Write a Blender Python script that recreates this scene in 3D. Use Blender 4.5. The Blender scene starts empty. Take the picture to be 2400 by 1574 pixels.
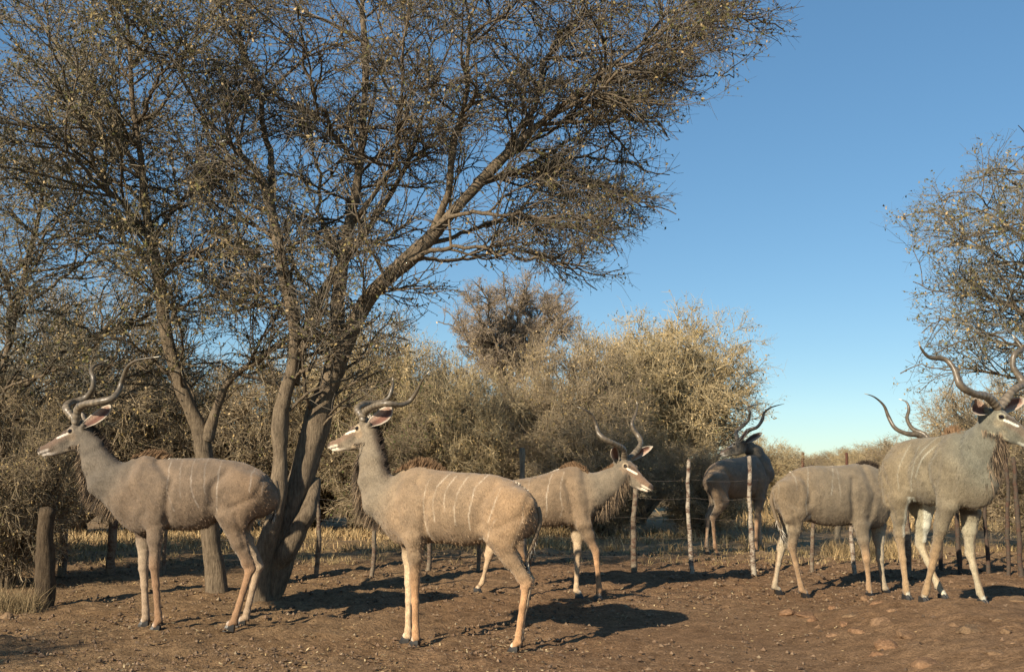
import bpy, math, random
import numpy as np
rng = np.random.default_rng(7)
random.seed(7)
PI = math.pi
sc = bpy.context.scene
COL = sc.collection

# ------------------------------------------------------------------ camera, sky, sun, exposure
F_PX, CAM_H, HORIZON = 2400.0, 1.4, 1088.0
PITCH = math.atan((HORIZON-787.0)/F_PX)
cam_d = bpy.data.cameras.new('camera'); cam = bpy.data.objects.new('camera', cam_d); COL.objects.link(cam)
cam_d.sensor_width = 36.0; cam_d.lens = 36.0*F_PX/2400.0; cam_d.clip_end = 3000; cam_d.clip_start = 0.05
cam.location = (0, 0, CAM_H); cam.rotation_euler = (PI/2+PITCH, 0, 0)
sc.camera = cam
SUN_EL = math.radians(27.0)
SUN_TO = np.array([-0.64*math.cos(SUN_EL), -0.768*math.cos(SUN_EL), math.sin(SUN_EL)])
world = bpy.data.worlds.new('World'); sc.world = world; world.use_nodes = True
wn = world.node_tree; wn.nodes.clear()
sky = wn.nodes.new('ShaderNodeTexSky'); sky.sky_type = 'NISHITA'; sky.sun_disc = False
sky.sun_elevation = SUN_EL; sky.sun_rotation = math.atan2(SUN_TO[0], SUN_TO[1])
sky.air_density = 0.9; sky.dust_density = 0.1; sky.ozone_density = 1.1; sky.altitude = 1200
bg = wn.nodes.new('ShaderNodeBackground'); bg.inputs['Strength'].default_value = 0.138
wo = wn.nodes.new('ShaderNodeOutputWorld')
gm = wn.nodes.new('ShaderNodeGamma'); gm.inputs['Gamma'].default_value = 0.62
hs_ = wn.nodes.new('ShaderNodeHueSaturation'); hs_.inputs['Saturation'].default_value = 1.42
tn_ = wn.nodes.new('ShaderNodeMix'); tn_.data_type = 'RGBA'; tn_.blend_type = 'MULTIPLY'; tn_.inputs[0].default_value = 1.0; tn_.inputs[7].default_value = (0.82, 1.0, 1.06, 1)
wn.links.new(sky.outputs[0], gm.inputs['Color']); wn.links.new(gm.outputs[0], hs_.inputs['Color']); wn.links.new(hs_.outputs[0], tn_.inputs[6]); wn.links.new(tn_.outputs[2], bg.inputs['Color']); wn.links.new(bg.outputs[0], wo.inputs['Surface'])
sun_d = bpy.data.lights.new('sun', 'SUN'); sun_d.energy = 5.0; sun_d.angle = math.radians(0.53); sun_d.color = (1.0, 0.86, 0.66)
sun = bpy.data.objects.new('sun', sun_d); COL.objects.link(sun)
from mathutils import Vector, Matrix
sun.rotation_euler = Vector(SUN_TO).to_track_quat('Z', 'Y').to_euler()
sc.view_settings.view_transform = 'Standard'; sc.view_settings.look = 'None'
sc.view_settings.gamma = 1.0; sc.view_settings.exposure = 0.70; sc.view_settings.use_curve_mapping = False

# ------------------------------------------------------------------ numeric helpers
_c, _s = math.cos(PITCH), math.sin(PITCH)
def ray(px, py):
    u, v = (px-1200.0)/F_PX, (787.0-py)/F_PX
    return np.array([u, _c - v*_s, _s + v*_c])
def at(px, py, Y):
    d = ray(px, py); return np.array([0, 0, CAM_H]) + d*(Y/d[1])
def hash3(ix, iy, iz):
    h = (ix.astype(np.int64)*73856093) ^ (iy.astype(np.int64)*19349663) ^ (iz.astype(np.int64)*83492791)
    h = (h ^ (h >> 13)) * 1274126177 & 0x7fffffff
    h = (h ^ (h >> 16)) & 0xffff
    return h/65535.0
def vnoise(P, s=1.0):
    P = np.asarray(P, float)*s; i = np.floor(P); f = P-i; f = f*f*(3-2*f); i = i.astype(np.int64)
    r = 0
    for dx in (0, 1):
        for dy in (0, 1):
            for dz in (0, 1):
                w = (f[..., 0] if dx else 1-f[..., 0])*(f[..., 1] if dy else 1-f[..., 1])*(f[..., 2] if dz else 1-f[..., 2])
                r = r + w*hash3(i[..., 0]+dx, i[..., 1]+dy, i[..., 2]+dz)
    return r*2-1
def sstep(a, b, x):
    t = np.clip((x-a)/(b-a), 0, 1); return t*t*(3-2*t)
def gz(x, y):
    """height of the ground without its fine clods"""
    x = np.asarray(x, float); y = np.asarray(y, float)
    P = np.stack([x, y, np.zeros_like(x)], -1)
    z = 0.12*sstep(9.5, 14.5, y)
    z = z + 0.21*sstep(2.2, 3.7, x+0.12*vnoise(P, 1.3))*sstep(4.6, 6.6, y)*(1-sstep(9.3, 10.3, y+0.2*vnoise(P+7, 1.1)))
    z = z + 0.03*vnoise(P, 0.35)*sstep(10, 20, y) + 0.012*vnoise(P+3, 0.9)
    return z
def ghit(px, py):
    d = ray(px, py); t = np.geomspace(3.0, 120.0, 6000); P = np.array([0, 0, CAM_H]) + d[None]*t[:, None]
    below = P[:, 2] <= gz(P[:, 0], P[:, 1]); return P[int(np.argmax(below))] if below.any() else P[-1]

# ------------------------------------------------------------------ mesh helpers
def mesh_np(name, V, quads=None, tris=None, col=None, smooth=True):
    me = bpy.data.meshes.new(name); V = np.ascontiguousarray(V, dtype=np.float32)
    me.vertices.add(len(V)); me.vertices.foreach_set('co', V.ravel())
    loops = []; starts = []; n = 0
    if quads is not None and len(quads):
        loops.append(np.asarray(quads, np.int32).ravel()); starts.append(np.arange(len(quads))*4); n = len(quads)*4
    if tris is not None and len(tris):
        loops.append(np.asarray(tris, np.int32).ravel()); starts.append(n+np.arange(len(tris))*3)
    L = np.concatenate(loops).astype(np.int32); S = np.concatenate(starts).astype(np.int32)
    me.loops.add(len(L)); me.loops.foreach_set('vertex_index', L)
    me.polygons.add(len(S)); me.polygons.foreach_set('loop_start', S)
    me.update(calc_edges=True)
    me.polygons.foreach_set('use_smooth', np.full(len(S), smooth)); 
    if col is not None:
        a = me.attributes.new('Col', 'FLOAT_COLOR', 'POINT')
        c = np.ones((len(V), 4), np.float32); c[:, :3] = col; a.data.foreach_set('color', c.ravel())
    return me
def link(name, me, mat=None, parent=None, **props):
    o = bpy.data.objects.new(name, me); COL.objects.link(o)
    if mat is not None and len(me.materials) == 0: me.materials.append(mat)
    if parent is not None: o.parent = parent
    for k, v in props.items():
        if v is not None: o[k] = v
    return o
def empty(name, loc, label, category, group=None, rz=0.0):
    o = bpy.data.objects.new(name, None); COL.objects.link(o); o.location = [float(a) for a in loc]; o.rotation_euler = (0, 0, rz)
    o.empty_display_size = 0.1
    o['label'] = label; o['category'] = category
    if group: o['group'] = group
    return o
def nrm(v): return v/np.maximum(np.linalg.norm(v, axis=-1, keepdims=True), 1e-9)
def tubes(P, R, sides=3, squash=None, seed=0, rough=0.0, cap=False):
    """P [N,K,3] polylines, R [N,K] radii -> V, quads"""
    N, K, _ = P.shape
    T = np.empty_like(P); T[:, 1:-1] = P[:, 2:]-P[:, :-2]; T[:, 0] = P[:, 1]-P[:, 0]; T[:, -1] = P[:, -1]-P[:, -2]
    T = nrm(T); ref = np.where(np.abs(nrm(P[:, -1]-P[:, 0])[:, 2:3]) > 0.8, np.array([[1., 0, 0]]), np.array([[0, 0, 1.]]))[:, None, :]
    A = nrm(np.cross(T, ref)); B = np.cross(T, A)
    th = np.arange(sides)*2*PI/sides
    Rr = np.repeat(R[:, :, None], sides, 2)
    V = P[:, :, None, :] + Rr[..., None]*(np.cos(th)[None, None, :, None]*A[:, :, None, :] + np.sin(th)[None, None, :, None]*B[:, :, None, :])
    if rough:
        n = vnoise(V+seed, 3.5)+0.5*vnoise(V+seed+9, 11.)
        V = V + (V-P[:, :, None, :])*(n*rough)[..., None]
    base = (np.arange(N)*K*sides)[:, None, None]; k = np.arange(K-1)[None, :, None]*sides; j = np.arange(sides)[None, None, :]; j2 = (j+1) % sides
    Q = np.stack([base+k+j, base+k+j2, base+k+sides+j2, base+k+sides+j], -1).reshape(-1, 4)
    V = V.reshape(-1, 3)
    return V, Q
def resample(P, R, K):
    P = np.asarray(P, float); R = np.asarray(R, float)
    # Catmull-Rom then even arc length
    n = len(P); Q = []; S = []
    for i in range(n-1):
        p0, p1, p2, p3 = P[max(i-1, 0)], P[i], P[i+1], P[min(i+2, n-1)]
        for t in np.linspace(0, 1, 9)[:-1]:
            Q.append(0.5*((2*p1)+(-p0+p2)*t+(2*p0-5*p1+4*p2-p3)*t*t+(-p0+3*p1-3*p2+p3)*t**3)); S.append(R[i]+(R[i+1]-R[i])*t)
    Q.append(P[-1]); S.append(R[-1]); Q = np.array(Q); S = np.array(S)
    d = np.concatenate([[0], np.cumsum(np.linalg.norm(np.diff(Q, axis=0), axis=1))]); u = np.linspace(0, d[-1], K)
    return np.stack([np.interp(u, d, Q[:, i]) for i in range(3)], -1), np.interp(u, d, S)

# ------------------------------------------------------------------ materials
class NT:
    def __init__(s, name, rough=0.9, spec=0.2):
        s.m = bpy.data.materials.new(name); s.m.use_nodes = True; s.t = s.m.node_tree
        s.b = s.t.nodes['Principled BSDF']; s.b.inputs['Roughness'].default_value = rough
        s.b.inputs['Specular IOR Level'].default_value = spec
    def n(s, ty, **kw):
        x = s.t.nodes.new(ty)
        for k, v in kw.items():
            if k in ('ins',):
                for a, b in v.items(): x.inputs[a].default_value = b
            else: setattr(x, k, v)
        return x
    def l(s, a, b): s.t.links.new(a, b)
    def noise(s, scale, detail=4, rough=0.55, coord='Object', stretch=None):
        c = s.n('ShaderNodeTexCoord'); o = c.outputs[coord]
        if stretch:
            mp = s.n('ShaderNodeMapping'); mp.inputs['Scale'].default_value = stretch; s.l(o, mp.inputs[0]); o = mp.outputs[0]
        t = s.n('ShaderNodeTexNoise', ins={'Scale': scale, 'Detail': detail, 'Roughness': rough}); s.l(o, t.inputs['Vector']); return t.outputs['Fac']
    def ramp(s, fac, stops):
        r = s.n('ShaderNodeValToRGB'); e = r.color_ramp.elements
        while len(e) < len(stops): e.new(0.5)
        for x, (p, c) in zip(e, stops): x.position = p; x.color = (*c, 1) if len(c) == 3 else c
        s.l(fac, r.inputs[0]); return r.outputs[0]
    def mix(s, fac, a, b, mode='MIX'):
        x = s.n('ShaderNodeMix', data_type='RGBA', blend_type=mode)
        for sock, v in ((x.inputs[0], fac), (x.inputs[6], a), (x.inputs[7], b)):
            if hasattr(v, 'is_linked'): s.l(v, sock)
            elif isinstance(v, (int, float)): sock.default_value = v
            else: sock.default_value = (*v, 1)
        return x.outputs[2]
    def attr(s, name='Col'): return s.n('ShaderNodeAttribute', attribute_name=name).outputs['Color']
    def bump(s, h, strength, dist=0.01):
        b = s.n('ShaderNodeBump', ins={'Strength': strength, 'Distance': dist}); s.l(h, b.inputs['Height']); s.l(b.outputs[0], s.b.inputs['Normal'])
    def out(s, c): s.l(c, s.b.inputs['Base Color']); return s.m

def mat_fur():
    t = NT('antelope_coat', 0.75, 0.25)
    a = t.attr(); n1 = t.noise(9, 4, 0.6); n2 = t.noise(150, 3, 0.7, stretch=(1, 1, 0.35))
    c = t.mix(1.0, a, t.ramp(n1, [(0.3, (0.80, 0.80, 0.80)), (0.7, (1.18, 1.16, 1.13))]), 'MULTIPLY')
    c = t.mix(1.0, c, t.ramp(n2, [(0.3, (0.68, 0.68, 0.68)), (0.7, (1.3, 1.3, 1.3))]), 'MULTIPLY')
    t.bump(n2, 0.9, 0.008)
    t.b.inputs['Sheen Weight'].default_value = 0.15; t.b.inputs['Sheen Roughness'].default_value = 0.5
    return t.out(c)
def mat_hair():
    t = NT('coarse_hair', 0.8, 0.2); return t.out(t.attr())
def mat_horn():
    t = NT('ridged_horn', 0.38, 0.5); n = t.noise(30, 4, 0.6)
    c = t.mix(1.0, t.attr(), t.ramp(n, [(0.3, (0.6, 0.6, 0.6)), (0.7, (1.3, 1.25, 1.15))]), 'MULTIPLY'); t.bump(n, 0.5, 0.004); return t.out(c)
def mat_flat(name, c, rough=0.6, spec=0.4, var=0.25, scale=25, bump=0.3):
    t = NT(name, rough, spec); n = t.noise(scale, 4)
    lo = tuple(x*(1-var) for x in c); hi = tuple(min(x*(1+var), 1) for x in c)
    o = t.ramp(n, [(0.3, lo), (0.7, hi)])
    if bump: t.bump(n, bump, 0.004)
    return t.out(o)
M_FUR = mat_fur(); M_HAIR = mat_hair(); M_HORN = mat_horn()
M_HOOF = mat_flat('dark_hoof', (0.022, 0.02, 0.018), 0.35, 0.5)
M_EYE = mat_flat('glossy_eye', (0.008, 0.005, 0.004), 0.08, 0.8, 0.1, bump=0)

# ------------------------------------------------------------------ implicit bodies
class Field:
    def __init__(s, lo, hi, h):
        s.lo = np.array(lo, float); s.h = h; s.n = np.ceil((np.array(hi)-lo)/h).astype(int)+1
        s.D = np.full(s.n, 1.0, np.float32)
        s.ax = [s.lo[i]+h*np.arange(s.n[i]) for i in range(3)]
    def sl(s, lo, hi):
        a = np.clip(np.floor((lo-s.lo)/s.h).astype(int), 0, s.n-1); b = np.clip(np.ceil((hi-s.lo)/s.h).astype(int)+1, 1, s.n)
        sl = tuple(slice(a[i], b[i]) for i in range(3))
        X, Y, Z = (s.ax[i][sl[i]] for i in range(3))
        return sl, X[:, None, None], Y[None, :, None], Z[None, None, :]
    def add(s, sl, d, k):
        o = s.D[sl]; 
        if k <= 0: s.D[sl] = np.minimum(o, d); return
        h = np.clip(.5+.5*(o-d)/k, 0, 1); s.D[sl] = o*(1-h)+d*h-k*h*(1-h)
    def seg(s, a, b, ra, rb, k=0.02, lat=(0, 1, 0)):
        a = np.asarray(a, float); b = np.asarray(b, float); m = max(*ra, *rb)+k+0.03
        sl, X, Y, Z = s.sl(np.minimum(a, b)-m, np.maximum(a, b)+m)
        ab = b-a; L = max(np.linalg.norm(ab), 1e-5); T = ab/L; lat = np.asarray(lat, float)
        U = lat-lat.dot(T)*T
        if np.linalg.norm(U) < 0.2: U = np.array([1., 0, 0])-T[0]*T
        U /= np.linalg.norm(U); W = np.cross(T, U)
        dx, dy, dz = X-a[0], Y-a[1], Z-a[2]
        qt = dx*T[0]+dy*T[1]+dz*T[2]; t = np.clip(qt/L, 0, 1)
        ql = dx*U[0]+dy*U[1]+dz*U[2]; qs = dx*W[0]+dy*W[1]+dz*W[2]; q0 = qt-t*L
        ts = t
        rs = ra[0]+(rb[0]-ra[0])*ts; rl = ra[1]+(rb[1]-ra[1])*ts
        e = np.sqrt((ql/rl)**2+(qs/rs)**2+(q0/np.minimum(rs, rl))**2)
        s.add(sl, ((e-1)*np.minimum(rs, rl)).astype(np.float32), k)
    def chain(s, nodes, k=0.02, lat=(0, 1, 0)):
        for (p, r), (q, w) in zip(nodes[:-1], nodes[1:]): s.seg(p, q, r, w, k, lat)
    def surface(s):
        D = s.D; S = D < 0
        nx, ny, nz = D.shape
        # candidate cells
        c = np.zeros((nx-1, ny-1, nz-1), np.int8)
        for i in (0, 1):
            for j in (0, 1):
                for k in (0, 1): c += S[i:nx-1+i, j:ny-1+j, k:nz-1+k]
        cells = np.argwhere((c > 0) & (c < 8)); idx = np.full(c.shape, -1, np.int32); idx[tuple(cells.T)] = np.arange(len(cells))
        acc = np.zeros((len(cells), 3)); cnt = np.zeros(len(cells))
        corners = [(i, j, k) for i in (0, 1) for j in (0, 1) for k in (0, 1)]
        vals = {co: D[cells[:, 0]+co[0], cells[:, 1]+co[1], cells[:, 2]+co[2]].astype(float) for co in corners}
        for co in corners:
            for axn in range(3):
                if co[axn] == 0:
                    c2 = list(co); c2[axn] = 1; c2 = tuple(c2); v0, v1 = vals[co], vals[c2]; m = (v0 < 0) != (v1 < 0)
                    t = np.where(m, v0/np.where(m, v0-v1, 1), 0); p = np.tile(np.array(co, float), (len(cells), 1)); p[:, axn] = t
                    acc[m] += p[m]; cnt[m] += 1
        V = s.lo+s.h*(cells+acc/cnt[:, None])
        Q = []
        for axn in range(3):
            a0 = [slice(1, -1)]*3; a0[axn] = slice(0, -1); a1 = [slice(1, -1)]*3; a1[axn] = slice(1, None)
            s0, s1 = S[tuple(a0)], S[tuple(a1)]; e = np.argwhere(s0 != s1); inside = s0[tuple(e.T)]
            off = np.ones(3, int); off[axn] = 0; g = e+off
            u, v = [(1, 2), (2, 0), (0, 1)][axn]
            def cell(du, dv):
                h = g.copy(); h[:, u] -= du; h[:, v] -= dv; return idx[tuple(h.T)]
            q = np.stack([cell(1, 1), cell(0, 1), cell(0, 0), cell(1, 0)], -1); q[~inside] = q[~inside][:, ::-1]
            Q.append(q)
        Q = np.concatenate(Q); Q = Q[(Q >= 0).all(1)]
        # one light smoothing pass
        for f in (0.35, 0.25):
            s_ = np.zeros_like(V); n_ = np.zeros(len(V))
            for i in range(4):
                np.add.at(s_, Q[:, i], V[Q[:, (i+1) % 4]]+V[Q[:, (i-1) % 4]]); np.add.at(n_, Q[:, i], 2)
            V = V*(1-f)+f*s_/np.maximum(n_, 1)[:, None]
        return V, Q
def pdist(P, a, b):
    ab = b-a; t = np.clip(((P-a)@ab)/max(ab@ab, 1e-9), 0, 1); return np.linalg.norm(P-a-t[:, None]*ab, axis=1)
def polydist(P, L):
    d = np.full(len(P), 9.0)
    for a, b in zip(L[:-1], L[1:]): d = np.minimum(d, pdist(P, np.asarray(a, float), np.asarray(b, float)))
    return d
def hairs(roots, dirs, lens, cols, w=0.005, droop=0.3, r=None):
    """flat tapering blades, bent once"""
    N = len(roots); dirs = nrm(dirs); side = nrm(np.cross(dirs, r.normal(size=(N, 3)))); w = np.asarray(w)*np.ones(N)
    mid = roots+dirs*(lens*0.5)[:, None]; d2 = nrm(dirs+np.array([0, 0, -1.0])*np.asarray(droop).reshape(-1, 1)+r.normal(size=(N, 3))*0.12); tip = mid+d2*(lens*0.5)[:, None]
    V = np.stack([roots-side*w[:, None]/2, roots+side*w[:, None]/2, mid+side*w[:, None]*0.4, mid-side*w[:, None]*0.4, tip], 1).reshape(-1, 3)
    b = np.arange(N)*5; Q = np.stack([b, b+1, b+2, b+3], -1); T = np.stack([b+3, b+2, b+4], -1)
    return V, Q, T, np.repeat(cols, 5, 0)
def along(poly, n, r):
    P = np.array(poly, float); d = np.concatenate([[0], np.cumsum(np.linalg.norm(np.diff(P, axis=0), axis=1))]); u = r.random(n)*d[-1]
    return np.stack([np.interp(u, d, P[:, i]) for i in range(3)], -1), u/d[-1]

C_FUR = np.array([0.208, 0.158, 0.106]); C_NECK = np.array([0.175, 0.152, 0.116]); C_TAN = np.array([0.35, 0.215, 0.118]); C_WHITE = np.array([0.66, 0.61, 0.52])
C_DARK = np.array([0.035, 0.026, 0.02]); C_BRN = np.array([0.13, 0.085, 0.055])
CANON = {}
def lerp3(base, c, t): return base*(1-t[:, None])+np.asarray(c)*t[:, None]

def kudu(label, crop, root, yaw, head, legs, horns, ears, trunk=None, neck=None, stripes=(), mane=None, beard=None, tail=None,
         sc_=1.0, voxel=0.009, tone=(1, 1, 1), seed=1):
    r = np.random.default_rng(seed)
    ox, oy, s = crop; W = ghit(*root); zg = W[2]
    ya = math.radians(yaw); fw = np.array([math.cos(ya), math.sin(ya), 0]); lt = np.array([-math.sin(ya), math.cos(ya), 0])
    Mx = np.stack([fw, lt, [0, 0, 1.0]])            # rows: local axes in the world
    def tol(w): return (np.asarray(w)-W)@Mx.T
    def tow(l): return np.asarray(l)@Mx+W
    def J(cx, cy, lat=0.0, raw=None):
        px, py = (ox+cx/s, oy+cy/s) if raw is None else raw
        d = ray(px, py); o = np.array([0, 0, CAM_H]); t = (lat-(o-W)@lt)/(d@lt); return tol(o+d*t)
    K = sc_
    emp = empty('kudu', W, label, 'antelope', 'greater kudu bulls by the fence', ya)
    # trunk profile
    if trunk:
        top = np.array([J(*p)[[0, 2]] for p in trunk['top']]); bot = np.array([J(*p)[[0, 2]] for p in trunk['bot']])
        top = top[np.argsort(top[:, 0])]; bot = bot[np.argsort(bot[:, 0])]
        if trunk.get('canon'): CANON['top'], CANON['bot'] = top, bot
    else: kx = np.array([head.get('tx', 1.0), 1.0])*K; top, bot = CANON['top']*kx, CANON['bot']*kx
    x0, x1 = max(top[0, 0], bot[0, 0])-0.0, min(top[-1, 0], bot[-1, 0])
    x0 = min(top[0, 0], bot[0, 0]); x1 = max(top[-1, 0], bot[-1, 0])
    xs = np.linspace(x0, x1, 60); zt = np.interp(xs, top[:, 0], top[:, 1]); zb = np.interp(xs, bot[:, 0], bot[:, 1])
    ker = np.array([1, 2, 3, 2, 1.])/9
    for _ in range(2):
        zt[2:-2] = np.convolve(zt, ker, 'valid'); zb[2:-2] = np.convolve(zb, ker, 'valid')
    tt = (xs-x0)/(x1-x0); wd = head.get('tw', 1.0)*K*np.interp(tt, [0, .07, .2, .35, .5, .65, .8, .92, 1], [.05, .135, .19, .195, .225, .22, .19, .13, .05])
    cz = (zt+zb)/2; hh = np.maximum((zt-zb)/2, 0.02)
    # head frame
    hy, hp = math.radians(head['yaw']), math.radians(head['pitch']); hr = math.radians(head.get('roll', 0)); hs = head.get('s', 1.0)
    HX = np.array([math.cos(hy)*math.cos(hp), math.sin(hy)*math.cos(hp), -math.sin(hp)]); HY = np.array([-math.sin(hy), math.cos(hy), 0]); HZ = np.cross(HX, HY)
    HY, HZ = HY*math.cos(hr)+HZ*math.sin(hr), HZ*math.cos(hr)-HY*math.sin(hr)
    Ho = tow(J(*head['o'], head.get('lat', 0.0)))
    HM = np.stack([HX, HY, HZ])@Mx.T                # head axes in animal local coordinates
    Hl = tol(Ho)
    def H(x, y, z): return Hl+hs*(np.array([x, y, z])@HM)
    pts = [H(.3, 0, 0), H(-.15, 0, 0)]
    # legs
    LG = {}
    for key, L in legs.items():
        side = 1 if key[1] == 'l' else -1; hind = key[0] == 'h'
        hx, hyp = L['hoof']; g = ghit(ox+hx/s, oy+hyp/s); gl = tol(g); lat = side*np.clip(side*gl[1], 0.07, 0.17)
        hoof = J(hx, hyp, lat); wp = tow(hoof); hoof[2] = float(gz(wp[0], wp[1]))-W[2]+0.002
        topn = L['top']; tn = np.array([topn[0]*K, side*0.105*K, topn[1]*K]) if L.get('loc') else J(*topn, side*0.105*K)
        mid = L['mid']; mn = J(*mid, side*0.125*K) if not L.get('locm') else np.array([mid[0]*K, side*0.125*K, mid[1]*K])
        jn = J(*L['joint'], lat*0.9); fn = J(*L['fet'], lat*0.98)
        LG[key] = (tn, mn, jn, fn, hoof, side, hind)
        pts += [tn, mn, jn, hoof]
    if neck:
        nk = [(np.array(J(n[0], n[1], n[2])), (n[3], n[4])) for n in neck]
    allp = np.array(pts+[p for p, _ in nk]+[[x0, 0, zb.min()], [x1, 0, zt.max()]])
    lo = allp.min(0)-np.array([.2, .3, .07]); hi = allp.max(0)+np.array([.2, .3, .2]); lo[1] = min(lo[1], -.34); hi[1] = max(hi[1], .34)
    lo[2] = -0.05
    Fd = Field(lo, hi, voxel)
    # trunk
    sl, X, Y, Z = Fd.sl(np.array([x0-.1, -.34, zb.min()-.1]), np.array([x1+.1, .34, zt.max()+.1]))
    xc = np.clip(X[:, 0, 0], x0, x1); c_ = np.interp(xc, xs, cz)[:, None, None]; h_ = np.interp(xc, xs, hh)[:, None, None]; w_ = np.interp(xc, xs, wd)[:, None, None]
    zz = (Z-c_)/h_; ww = w_*(1-0.30*np.clip(zz, 0, 1)**2-0.10*np.clip(-zz, 0, 1)**2)
    e = (np.abs(Y/ww)**2.2+np.abs(zz)**2.2)**(1/2.2); d = (e-1)*np.minimum(h_, ww); ex = np.abs(X-xc[:, None, None])
    d = np.where(ex > 0, np.sqrt(np.maximum(d, 0)**2+ex**2), d)
    Fd.add(sl, d.astype(np.float32), 0)
    # legs
    for key, (tn, mn, jn, fn, hf, side, hind) in LG.items():
        back = np.array([-1.0, 0, 0])
        if hind:
            Fd.seg(tn, mn, (.155*K, .085*K), (.105*K, .062*K), 0.06)
            Fd.seg(tn+back*.07*K+np.array([0, 0, -.02]), mn+back*.06*K+np.array([0, 0, -.05*K]), (.10*K, .085*K), (.085*K, .055*K), 0.06)
            m1 = mn+(jn-mn)*0.5; m2 = mn+(jn-mn)*0.85
            Fd.chain([(mn, (.10*K, .062*K)), (m1+np.array([.0, 0, 0]), (.062*K, .046*K)), (m2, (.039*K, .033*K)), (jn, (.040*K, .033*K))], 0.03)
            hk = jn+back*.030*K+np.array([0, 0, .018*K]); Fd.seg(m1+back*.035*K, hk, (.022*K, .018*K), (.02*K, .019*K), 0.03)
            cm = jn+(fn-jn)*0.4; Fd.chain([(jn+np.array([0, 0, -.01]), (.036*K, .030*K)), (cm, (.0265*K, .024*K)), (fn+(jn-fn)*.12, (.0255*K, .0235*K)), (fn, (.031*K, .028*K))], 0.02)
        else:
            Fd.seg(tn, mn, (.13*K, .065*K), (.088*K, .062*K), 0.07)
            m1 = mn+(jn-mn)*0.45; m2 = mn+(jn-mn)*0.85
            Fd.chain([(mn, (.088*K, .062*K)), (m1, (.056*K, .048*K)), (m2, (.036*K, .034*K)), (jn, (.038*K, .036*K))], 0.03)
            cm = jn+(fn-jn)*0.35; Fd.chain([(jn, (.037*K, .035*K)), (cm, (.027*K, .025*K)), (fn+(jn-fn)*.12, (.0265*K, .0245*K)), (fn, (.032*K, .029*K))], 0.02)
        pe = hf+np.array([0.0, 0, .05*K]); Fd.seg(fn, pe, (.027*K, .025*K), (.028*K, .027*K), 0.012)
        Fd.seg(fn+back*.022*K+np.array([0, .0, -.015]), fn+back*.026*K+np.array([0, 0, -.03]), (.012, .018), (.010, .015), 0.01)
    # neck
    latn = HM[1]
    for i in range(len(nk)-1):
        t = (i+0.5)/(len(nk)-1); la = nrm(np.array([0, 1.0, 0])*(1-t)+latn*t*(1 if latn[1] > 0 or abs(latn[1]) < .5 else 1))
        Fd.seg(nk[i][0], nk[i+1][0], nk[i][1], nk[i+1][1], 0.06, la)
    la = HM[1]; hn = H(-.075, 0, -.045)
    Fd.seg(nk[-1][0], hn, nk[-1][1], (.078*hs, .062*hs), 0.04, la)
    q = hs
    Fd.chain([(H(-.115, 0, -.03), (.058*q, .05*q)), (H(-.02, 0, -.012), (.058*q, .056*q)), (H(.05, 0, -.034), (.060*q, .05*q)), (H(.12, 0, -.056), (.053*q, .040*q)),
              (H(.20, 0, -.072), (.041*q, .034*q)), (H(.265, 0, -.072), (.031*q, .032*q)), (H(.29, 0, -.074), (.026*q, .028*q))], 0.02, la)
    Fd.chain([(H(-.08, 0, -.095), (.066*q, .046*q)), (H(.02, 0, -.108), (.052*q, .038*q)), (H(.12, 0, -.113), (.036*q, .028*q)), (H(.20, 0, -.118), (.021*q, .021*q)), (H(.268, 0, -.114), (.015*q, .019*q))], 0.018, la)
    for sd in (-1, 1):
        Fd.seg(H(-.07, sd*.032, -.085), H(.01, sd*.032, -.09), (.052*q, .022*q), (.04*q, .018*q), 0.02, la)
        Fd.seg(H(-.02, sd*.047, .016), H(.028, sd*.043, .018), (.014*q, .013*q), (.012*q, .012*q), 0.015, la)
        Fd.seg(H(-.045, sd*.03, .035), H(-.05, sd*.036, .062), (.028*q, .026*q), (.024*q, .023*q), 0.02, la)
        Fd.seg(H(-.105, sd*.05, .0), H(-.115, sd*.07, .012), (.026*q, .024*q), (.02*q, .02*q), 0.02, la)
        Fd.seg(H(.275, sd*.018, -.062), H(.292, sd*.017, -.066), (.013*q, .012*q), (.010*q, .010*q), 0.008, la)
    if head.get('crease', 1):
        pass
    V, Q = Fd.surface()
    N_ = np.zeros_like(V); fn_ = np.cross(V[Q[:, 1]]-V[Q[:, 0]], V[Q[:, 3]]-V[Q[:, 0]])
    for c_i in range(4): np.add.at(N_, Q[:, c_i], fn_)
    N_ = nrm(N_); N_ *= np.sign((N_*(V-np.array([0, 0, 0]))).sum() or 1) if False else 1.0
    up_ = N_[np.argmax(V[:, 0]*0+np.where(np.abs(V[:, 0]) < .3, V[:, 2], 0)), 2]; N_ *= (1 if up_ > 0 else -1)
    disp = .0035*vnoise(V+seed, 9.0)+.0022*vnoise(V, 26.0); body_m = (V[:, 2] > .55*K) & (np.linalg.norm(V-Hl, axis=1) > .3)
    for key, (tn, mn, jn, fn, hf, side, hind) in LG.items():
        sd_ = (V[:, 1]*side > .02)*body_m
        if hind: cr = [([mn+[.125*K, 0, .10*K], mn+[.13*K, 0, .22*K], tn+[.15*K, 0, .10*K]], .035, .016), ([mn+[-.02, 0, .06], tn+[-.10, 0, -.12], tn+[-.16*K, 0, .05]], .028, .007), ([jn+[.03, 0, .20], mn+[-.07, 0, .0]], .02, .006)]
        else: cr = [([mn+[-.10*K, 0, -.02], mn+[-.105*K, 0, .12*K], mn+[-.13*K, 0, .30*K], tn+[-.15*K, 0, .18*K]], .032, .017), ([mn+[.075*K, 0, .05], tn+[.08*K, 0, .02], tn+[.02*K, 0, .30*K]], .04, .014), ([mn+[-.02, 0, .1], tn+[-.02, 0, .02], tn+[-.05, 0, .2]], .03, -.006)]
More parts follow.
